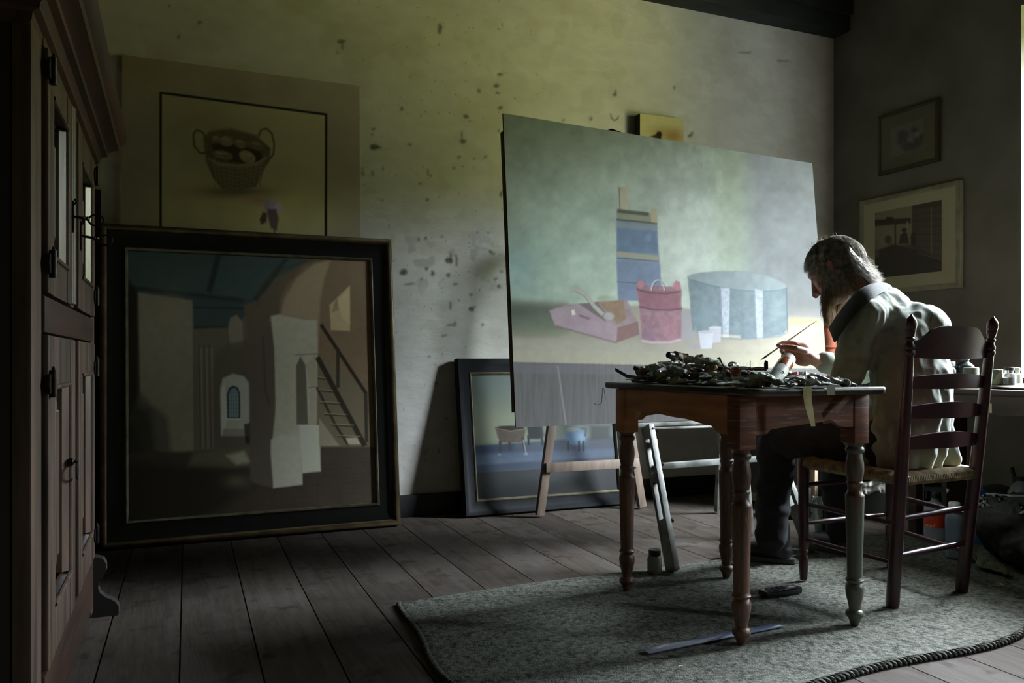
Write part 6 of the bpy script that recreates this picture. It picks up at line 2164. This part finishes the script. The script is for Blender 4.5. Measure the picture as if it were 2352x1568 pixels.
# middle, ring and little fingers curled below
bl.limb([H(1828, 804, 3.455), H(1807, 801, 3.46), H(1795, 805, 3.45), H(1800, 811, 3.43)], R1, n=10)
bl.limb([H(1828, 814, 3.455), H(1808, 812, 3.465), H(1798, 817, 3.45), H(1806, 822, 3.43)], [.011, .010, .009, .008], n=10)
bl.limb([H(1830, 824, 3.455), H(1813, 823, 3.46), H(1805, 829, 3.45), H(1813, 832, 3.435)], [.010, .009, .008, .0075], n=10)
SKIN_L = lin((176, 128, 106))
def skin_fn(co, no):
    n = noise3(co, .02, 4)
    return co + no * (.0006 * n)[:, None]
M_SKIN = mat('weathered_skin', (168, 122, 102), .55, col2=(146, 100, 84), scale=30, bump=.25, bscale=220, bdist=.001, sheen=.1)
bl.skin('body', M_SKIN, man, .0036, 3, skin_fn)
# eyes and fingernails
ey = MB()
for s_ in (-1, 1):
    ey.lathe([(0, .001), (.003, .006), (.006, .0078), (.009, .006), (.0115, .001)], hp(.031 * s_, .079, .010), hp(.031 * s_, .2, .010), 14)
obj('eyes', ey, mat('eye', (120, 116, 108), .2), man)
nl = MB()
for c_, d_ in ((H(1787.5, 790.5, 3.431), 0), (H(1794, 794.5, 3.414), 0), (H(1799, 808, 3.422), 0)):
    nl.lathe([(0, .0035), (.0012, .0045), (.0022, .003)], c_ + Vector((0, 0, .002)), c_ + Vector((-.3 * CS, .3 * SN, .6)), 10, ell=(1, 1.2))
obj('fingernails', nl, mat('fingernail', (196, 158, 140), .35), man)

# coat
def coat_fn(co, no):
    z = co[:, 2]
    # broad drape folds plus fine creases
    ang = np.arctan2(co[:, 1] - 2.27, co[:, 0] - 2.57)
    low = np.clip((.92 - z) / .35, 0, 1)
    f1 = np.sin(ang * 11 + 3 * z + 1.2 * noise3(co, .12, 2)) * .007 * low
    f2 = noise3(co * np.array([1, 1, .45]), .055, 5) * .010
    f3 = -np.abs(noise3(co * np.array([1, 1, .6]), .035, 6)) * .006
    arm = np.exp(-(((co[:, 0] - 2.385) / .07) ** 2 + ((co[:, 1] - 2.31) / .10) ** 2))
    f4 = np.sin((z + .25 * co[:, 0]) * 95 + 2.5 * noise3(co, .05, 9)) * .004 * arm * (z < .95)
    co = co + no * (f1 + f2 + f3 + f4)[:, None]
    co[:, 2] = np.maximum(co[:, 2], .468)
    return co
ct = Blob()
sd = (.966, .26, 0)
ct.limb([Vector((2.562, 2.345, 1.03)), Vector((2.575, 2.275, .93)), Vector((2.578, 2.245, .80)), Vector((2.572, 2.24, .66)), Vector((2.570, 2.255, .53))], [.095, .142, .150, .150, .155], flat=(1.18, .84), side=sd)
ct.limb([SL + Vector((.015, 0, .012)), Vector((2.56, 2.34, 1.045)), SR + Vector((-.01, 0, .012))], [.062, .075, .062])
ct.ell(Vector((2.625, 2.255, .955)), (.13, .105, .10))
ct.limb([SL, SL.lerp(EL, .5) + Vector((-.006, -.004, 0)), EL + Vector((.0, 0, 0)), WL], [.068, .064, .060, .044])
ct.limb([SR, ER, ER.lerp(WR, .5), WR.lerp(ER, .16)], [.068, .058, .048, .038])
# skirt of the coat over the seat, falling at the right rear corner
ct.limb([Vector((2.50, 2.30, .56)), Vector((2.49, 2.42, .53)), Vector((2.46, 2.58, .55))], [.13, .115, .09])
ct.limb([Vector((2.62, 2.28, .56)), Vector((2.63, 2.45, .53)), Vector((2.65, 2.62, .55))], [.13, .115, .09])
ct.limb([Vector((2.66, 2.225, .62)), Vector((2.685, 2.195, .53)), Vector((2.70, 2.18, .495))], [.07, .055, .038], flat=(1, .8))
ct.limb([Vector((2.45, 2.215, .60)), Vector((2.44, 2.19, .515))], [.07, .045])
M_COAT = mat('grey_green_wool_coat', (138, 145, 130), .92, col2=(120, 127, 116), scale=12, bump=.5, bscale=260, bdist=.0015, sheen=.35, spec=.15)
ctb = ct.skin('coat', M_COAT, man, .0055, 5, coat_fn)
# collar: a turned-up band from the nape over the left shoulder to its point under the beard
M_COLLAR = mat('dark_coat_collar', (48, 53, 47), .9, col2=(38, 43, 38), scale=14, bump=.4, bscale=240, sheen=.3)
up_ = [P(2052, 668, 3.30), P(2046, 655, 3.24), P(2030, 649, 3.17), P(2002, 652, 3.10), P(1972, 668, 3.075), P(1940, 702, 3.07), P(1918, 732, 3.08), P(1905, 753, 3.10)]
lo_ = [P(2060, 684, 3.30), P(2050, 672, 3.20), P(2030, 670, 3.10), P(2006, 684, 3.03), P(1980, 706, 3.01), P(1954, 736, 3.01), P(1934, 764, 3.03), P(1918, 786, 3.06)]
def ribbon(u, v):
    k = u * (len(up_) - 1)
    i = min(int(k), len(up_) - 2)
    t = k - i
    def cr(L_):
        a0, a1, a2, a3 = L_[max(i - 1, 0)], L_[i], L_[i + 1], L_[min(i + 2, len(L_) - 1)]
        return .5 * ((2 * a1) + (a2 - a0) * t + (2 * a0 - 5 * a1 + 4 * a2 - a3) * t * t + (3 * a1 - a0 - 3 * a2 + a3) * t ** 3)
    p = cr(up_).lerp(cr(lo_), v)
    b_ = (EYEP - p).normalized()
    return p + b_ * .012 * math.sin(math.pi * v)
obj('collar', MB().sheet(ribbon, 60, 10, Vector((SN, CS, 0)) * .010), M_COLLAR, man, angle=80)
# the far half of the collar, on the right shoulder
cc = NB + Vector((-.005, .005, .015))
def collar2(u, v):
    a = R_(-20) + R_(130) * u
    bdir = Vector((.26, -.966, 0)) * math.cos(a) + Vector((.966, .26, 0)) * math.sin(a)
    p = cc + bdir * (.088 + .02 * v) + Vector((0, 0, .03 - .05 * v - .05 * u))
    return p
obj('collar_far_half', MB().sheet(collar2, 24, 8, (0, 0, .006)), M_COLLAR, man, angle=80)
# trousers
def tr_fn(co, no):
    f = noise3(co * np.array([1, 1, .7]), .05, 12) * .008 + np.sin(co[:, 2] * 60 + 3 * noise3(co, .08, 3)) * .004 * (co[:, 2] < .45)
    co = co + no * f[:, None]
    co[:, 2] = np.maximum(co[:, 2], .045)
    return co
trs = Blob()
for hpnt, K, A in ((Vector((2.48, 2.28, .535)), KL, AL), (Vector((2.62, 2.30, .535)), KR, AR)):
    trs.limb([hpnt, K + Vector((0, 0, -.005)), K.lerp(A, .5), A + Vector((0, -.01, .005))], [.092, .078, .072, .064])
trs.limb([Vector((2.48, 2.27, .56)), Vector((2.62, 2.29, .56))], [.10, .10])
trs.skin('trousers', mat('near_black_trousers', (22, 24, 25), .9, col2=(16, 17, 18), scale=14), man, .0075, 4, tr_fn)
# boots
def boot(heel, toe, label=None):
    d = (toe - heel).normalized()
    sdv = Vector((-d.y, d.x, 0))
    b_ = Blob()
    h = heel
    b_.limb([h + d * .035 + Vector((0, 0, .055)), h + d * .11 + Vector((0, 0, .052)), h + d * .20 + Vector((0, 0, .040)), h + d * .245 + Vector((0, 0, .036))], [.046, .044, .042, .034], flat=(1, .95), side=sdv)
    b_.limb([h + d * .045 + Vector((0, 0, .06)), h + d * .05 + Vector((0, 0, .16))], [.048, .050])
    def fl(co, no):
        co[:, 2] = np.maximum(co[:, 2], .026)
        return co
    o = b_.skin('boot', mat('black_boot_leather', (22, 22, 23), .4, bump=.2, bscale=40), man, .006, 3, fl)
    so = []
    for k in range(28):
        a = 2 * math.pi * k / 28
        x = .125 + .150 * math.cos(a)
        w_ = (.046 if math.cos(a) > 0 else .038) * math.copysign(abs(math.sin(a)) ** .7, math.sin(a))
        so.append((x, w_))
    obj('sole', MB().prism(so, h + Vector((0, 0, .0125)), d, sdv, (0, 0, .018)), mat('grey_boot_sole', (70, 74, 74), .6), o, root=man)
    obj('laces', MB().tube([h + d * (.10 + .012 * k) + sdv * (.018 if k % 2 else -.018) + Vector((0, 0, .096 - .006 * k)) for k in range(7)], .0022, 6), mat('boot_lace', (46, 46, 46), .8), o, root=man)
boot(Vector((2.472, 2.752, 0)), Vector((2.315, 2.96, 0)))
boot(Vector((2.805, 2.745, 0)), Vector((2.78, 2.99, 0)))

# hair and beard as strands
def strands(name, m, seeds, steps, seg, rad, parent=man):
    """seeds = list of (p, dir, length, curl vec, gravity)"""
    V, Fc = [], []
    k3 = 3
    for p, d, L, g, curl, keep in seeds:
        st_ = L / steps
        pts = [p.copy()]
        dd = d.normalized()
        for i in range(steps):
            dd = (dd + g * (i + 1) / steps + curl * math.sin(i * 1.1)).normalized()
            q = pts[-1] + dd * st_
            if keep:
                # stay outside the skull
                loc = Vector(((q - HC_).dot(HRGT) / (.082 * S_), (q - HC_ - HF * -.008 * S_).dot(HF) / (.104 * S_), (q - HC_ - HU * .018 * S_).dot(HU) / (.098 * S_)))
                l_ = loc.length
                if l_ < keep:
                    nrm = (HRGT * loc.x + HF * loc.y + HU * loc.z)
                    q = q + nrm.normalized() * (keep - l_) * .085
                elif l_ > keep + .06 and i < steps * .7 and q.z > HC_.z - .05:
                    nrm = (HRGT * loc.x + HF * loc.y + HU * loc.z)
                    q = q - nrm.normalized() * (l_ - keep - .06) * .06
            pts.append(q)
        o = len(V)
        n = len(pts)
        for i, q in enumerate(pts):
            t = i / (n - 1)
            r = rad * (1 - .7 * t)
            dv = (pts[min(i + 1, n - 1)] - pts[max(i - 1, 0)]).normalized()
            a = Vector((0, 0, 1)) if abs(dv.z) < .9 else Vector((1, 0, 0))
            x = (a - dv * a.dot(dv)).normalized()
            y = dv.cross(x)
            for k in range(k3):
                an = 2 * math.pi * k / k3
                V.append(tuple(q + x * (r * math.cos(an)) + y * (r * math.sin(an))))
        for i in range(n - 1):
            for k in range(k3):
                k2 = (k + 1) % k3
                Fc.append((o + i * k3 + k, o + i * k3 + k2, o + (i + 1) * k3 + k2, o + (i + 1) * k3 + k))
    me_ = bpy.data.meshes.new(name)
    inv = np.array(minv(parent))
    A_ = np.array(V)
    A_ = A_ @ inv[:3, :3].T + inv[:3, 3]
    me_.from_pydata([tuple(x) for x in A_], [], Fc)
    me_.polygons.foreach_set('use_smooth', [True] * len(me_.polygons))
    me_.materials.append(m)
    o_ = bpy.data.objects.new(name, me_)
    COL.objects.link(o_)
    o_.parent = parent
    return o_
rs = random.Random(5)
M_HAIR = mat('grey_blond_hair', (244, 240, 230), .34, transl=.2, col2=(120, 108, 90), scale=60, spec=.5)
M_HAIRD = mat('grey_brown_hair', (196, 182, 160), .45, transl=.3, col2=(92, 80, 64), scale=60, spec=.5)
def scalp(th, ph):
    """th from the crown (0) outwards, ph around: 0 = face, pi = back"""
    l = Vector((math.sin(th) * math.sin(ph), math.sin(th) * math.cos(ph), math.cos(th)))
    p = HC_ + (HRGT * l.x * .078 + HF * (l.y * .100 - .008) + HU * (l.z * .094 + .018)) * S_
    n = (HRGT * l.x / .078 + HF * l.y / .100 + HU * l.z / .094).normalized()
    return p, n
down = Vector((0, 0, -1))
seedsA, seedsB = [], []
for i in range(15000):
    th = rs.uniform(.02, 2.4)
    ph = rs.uniform(-math.pi, math.pi)
    fr_ = math.cos(ph)
    thm = (1.72 + (-fr_) * .68) if fr_ < 0 else (1.72 - fr_ * 1.0)
    if th > thm:
        continue
    if th < .45 and rs.random() < .45:
        continue
    if rs.random() > math.sin(th) + .25:
        continue
    p, n = scalp(th, ph)
    back = -HF
    back = -HFWD
    tang = (down * 1.0 + back * (.45 if fr_ < .5 else .35) + HRGT * math.sin(ph) * .10)
    if fr_ > .35:
        tang = HRGT * (.8 * math.copysign(1, math.sin(ph))) + down * .5 + back * .2
    tang = tang - n * tang.dot(n)
    d = tang.normalized() + n * .02 + Vector((rs.gauss(0, .05), rs.gauss(0, .05), rs.gauss(0, .05)))
    L = rs.uniform(.085, .15) * (1.15 if (fr_ < .25 and th > .9) else (.62 if fr_ > .2 else .85))
    flick = back * .12 + down * .55 if fr_ < -.1 else down * .6
    if rs.random() < .03:
        L *= 1.05
        flick = flick + Vector((rs.gauss(0, .25), rs.gauss(0, .25), rs.gauss(.05, .2)))
    tgt_ = seedsA if (rs.random() < .8) else seedsB
    tgt_.append((p + n * .002, d, L, flick * .75, Vector((rs.gauss(0, .05), rs.gauss(0, .05), rs.gauss(0, .05))), rs.uniform(.95, 1.02)))
# mane over the nape, turning outwards where it meets the collar
VR = Vector((CS, -SN, 0))
for i in range(4200):
    t = rs.random()
    f_ = rs.uniform(3.17, 3.42)
    edge = 1 - abs(f_ - 3.29) / .16
    p = P(1948 + 42 * t + 10 * edge, 572 + 52 * t + rs.uniform(-6, 22), f_)
    d = VR * (.42 + .25 * t) + down * .85 + Vector((rs.gauss(0, .07), rs.gauss(0, .07), rs.gauss(0, .06)))
    seedsA.append((p, d, rs.uniform(.055, .10) * (1.1 - .35 * t), VR * (.10 + .25 * rs.random()) + down * .05 + Vector((0, 0, .12 * rs.random())), Vector((rs.gauss(0, .10), rs.gauss(0, .10), rs.gauss(0, .10))), 0))
# wisps standing up on the crown
for i in range(90):
    p, n = scalp(rs.uniform(.0, .7), rs.uniform(-math.pi, math.pi))
    seedsB.append((p, n + Vector((rs.gauss(0, .5), rs.gauss(0, .5), 0)), rs.uniform(.015, .034), Vector((rs.gauss(0, .5), rs.gauss(0, .5), rs.gauss(0, .3))), Vector((0, 0, 0)), 0))
hair = strands('hair', M_HAIR, seedsA, 9, 3, .00085)
strands('hair_dark_strands', M_HAIRD, seedsB, 9, 3, .0008, ).name = 'darker_hair'  # darker strands mixed in at random, with the crown wisps
# beard and moustache
sb2 = []
for i in range(5200):
    s_ = rs.uniform(-1, 1)
    t = rs.uniform(0, 1)
    # from below the ears round the jaw to the chin
    a = s_ * R_(100)
    base_ = hp(.062 * math.sin(a), .030 + .058 * math.cos(a), -.060 - .040 * (1 - abs(s_)) + .050 * t * abs(s_) + rs.uniform(-.012, .012))
    n = (HRGT * math.sin(a) + HF * math.cos(a)).normalized()
    d = down * .9 + n * .30 + Vector((rs.gauss(0, .12), rs.gauss(0, .12), rs.gauss(0, .08)))
    L = rs.uniform(.045, .095) * (1 - .35 * abs(s_))
    cen_ = (hp(0, .055, -.10) - base_)
    cen_.z = 0
    sb2.append((base_, d, L, down * .15 + cen_ * .8, Vector((rs.gauss(0, .10), rs.gauss(0, .10), 0)), 0))
for i in range(300):
    s_ = rs.uniform(-1, 1)
    base_ = hp(.026 * s_, .096 - .01 * abs(s_), -.054)
    sb2.append((base_, down * .7 + HRGT * .8 * s_ + HF * .15, rs.uniform(.02, .035), down * .3, Vector((0, 0, 0)), 0))
strands('beard', mat('grey_beard', (186, 162, 134), .5, transl=.5, col2=(104, 84, 66), scale=50), sb2, 8, 3, .0008)
for s_ in (-1, 1):
    pass
# the brush held in the right hand (a thing of its own)
ba, bb_ = P(1747, 827, 3.43), P(1875, 737, 3.46)
brush(ba, bb_, 'long thin paintbrush with a pale handle held in the right hand', mat('pale_brush_handle_h', (236, 214, 166), .4), (74, 84, 74), r=.0032)
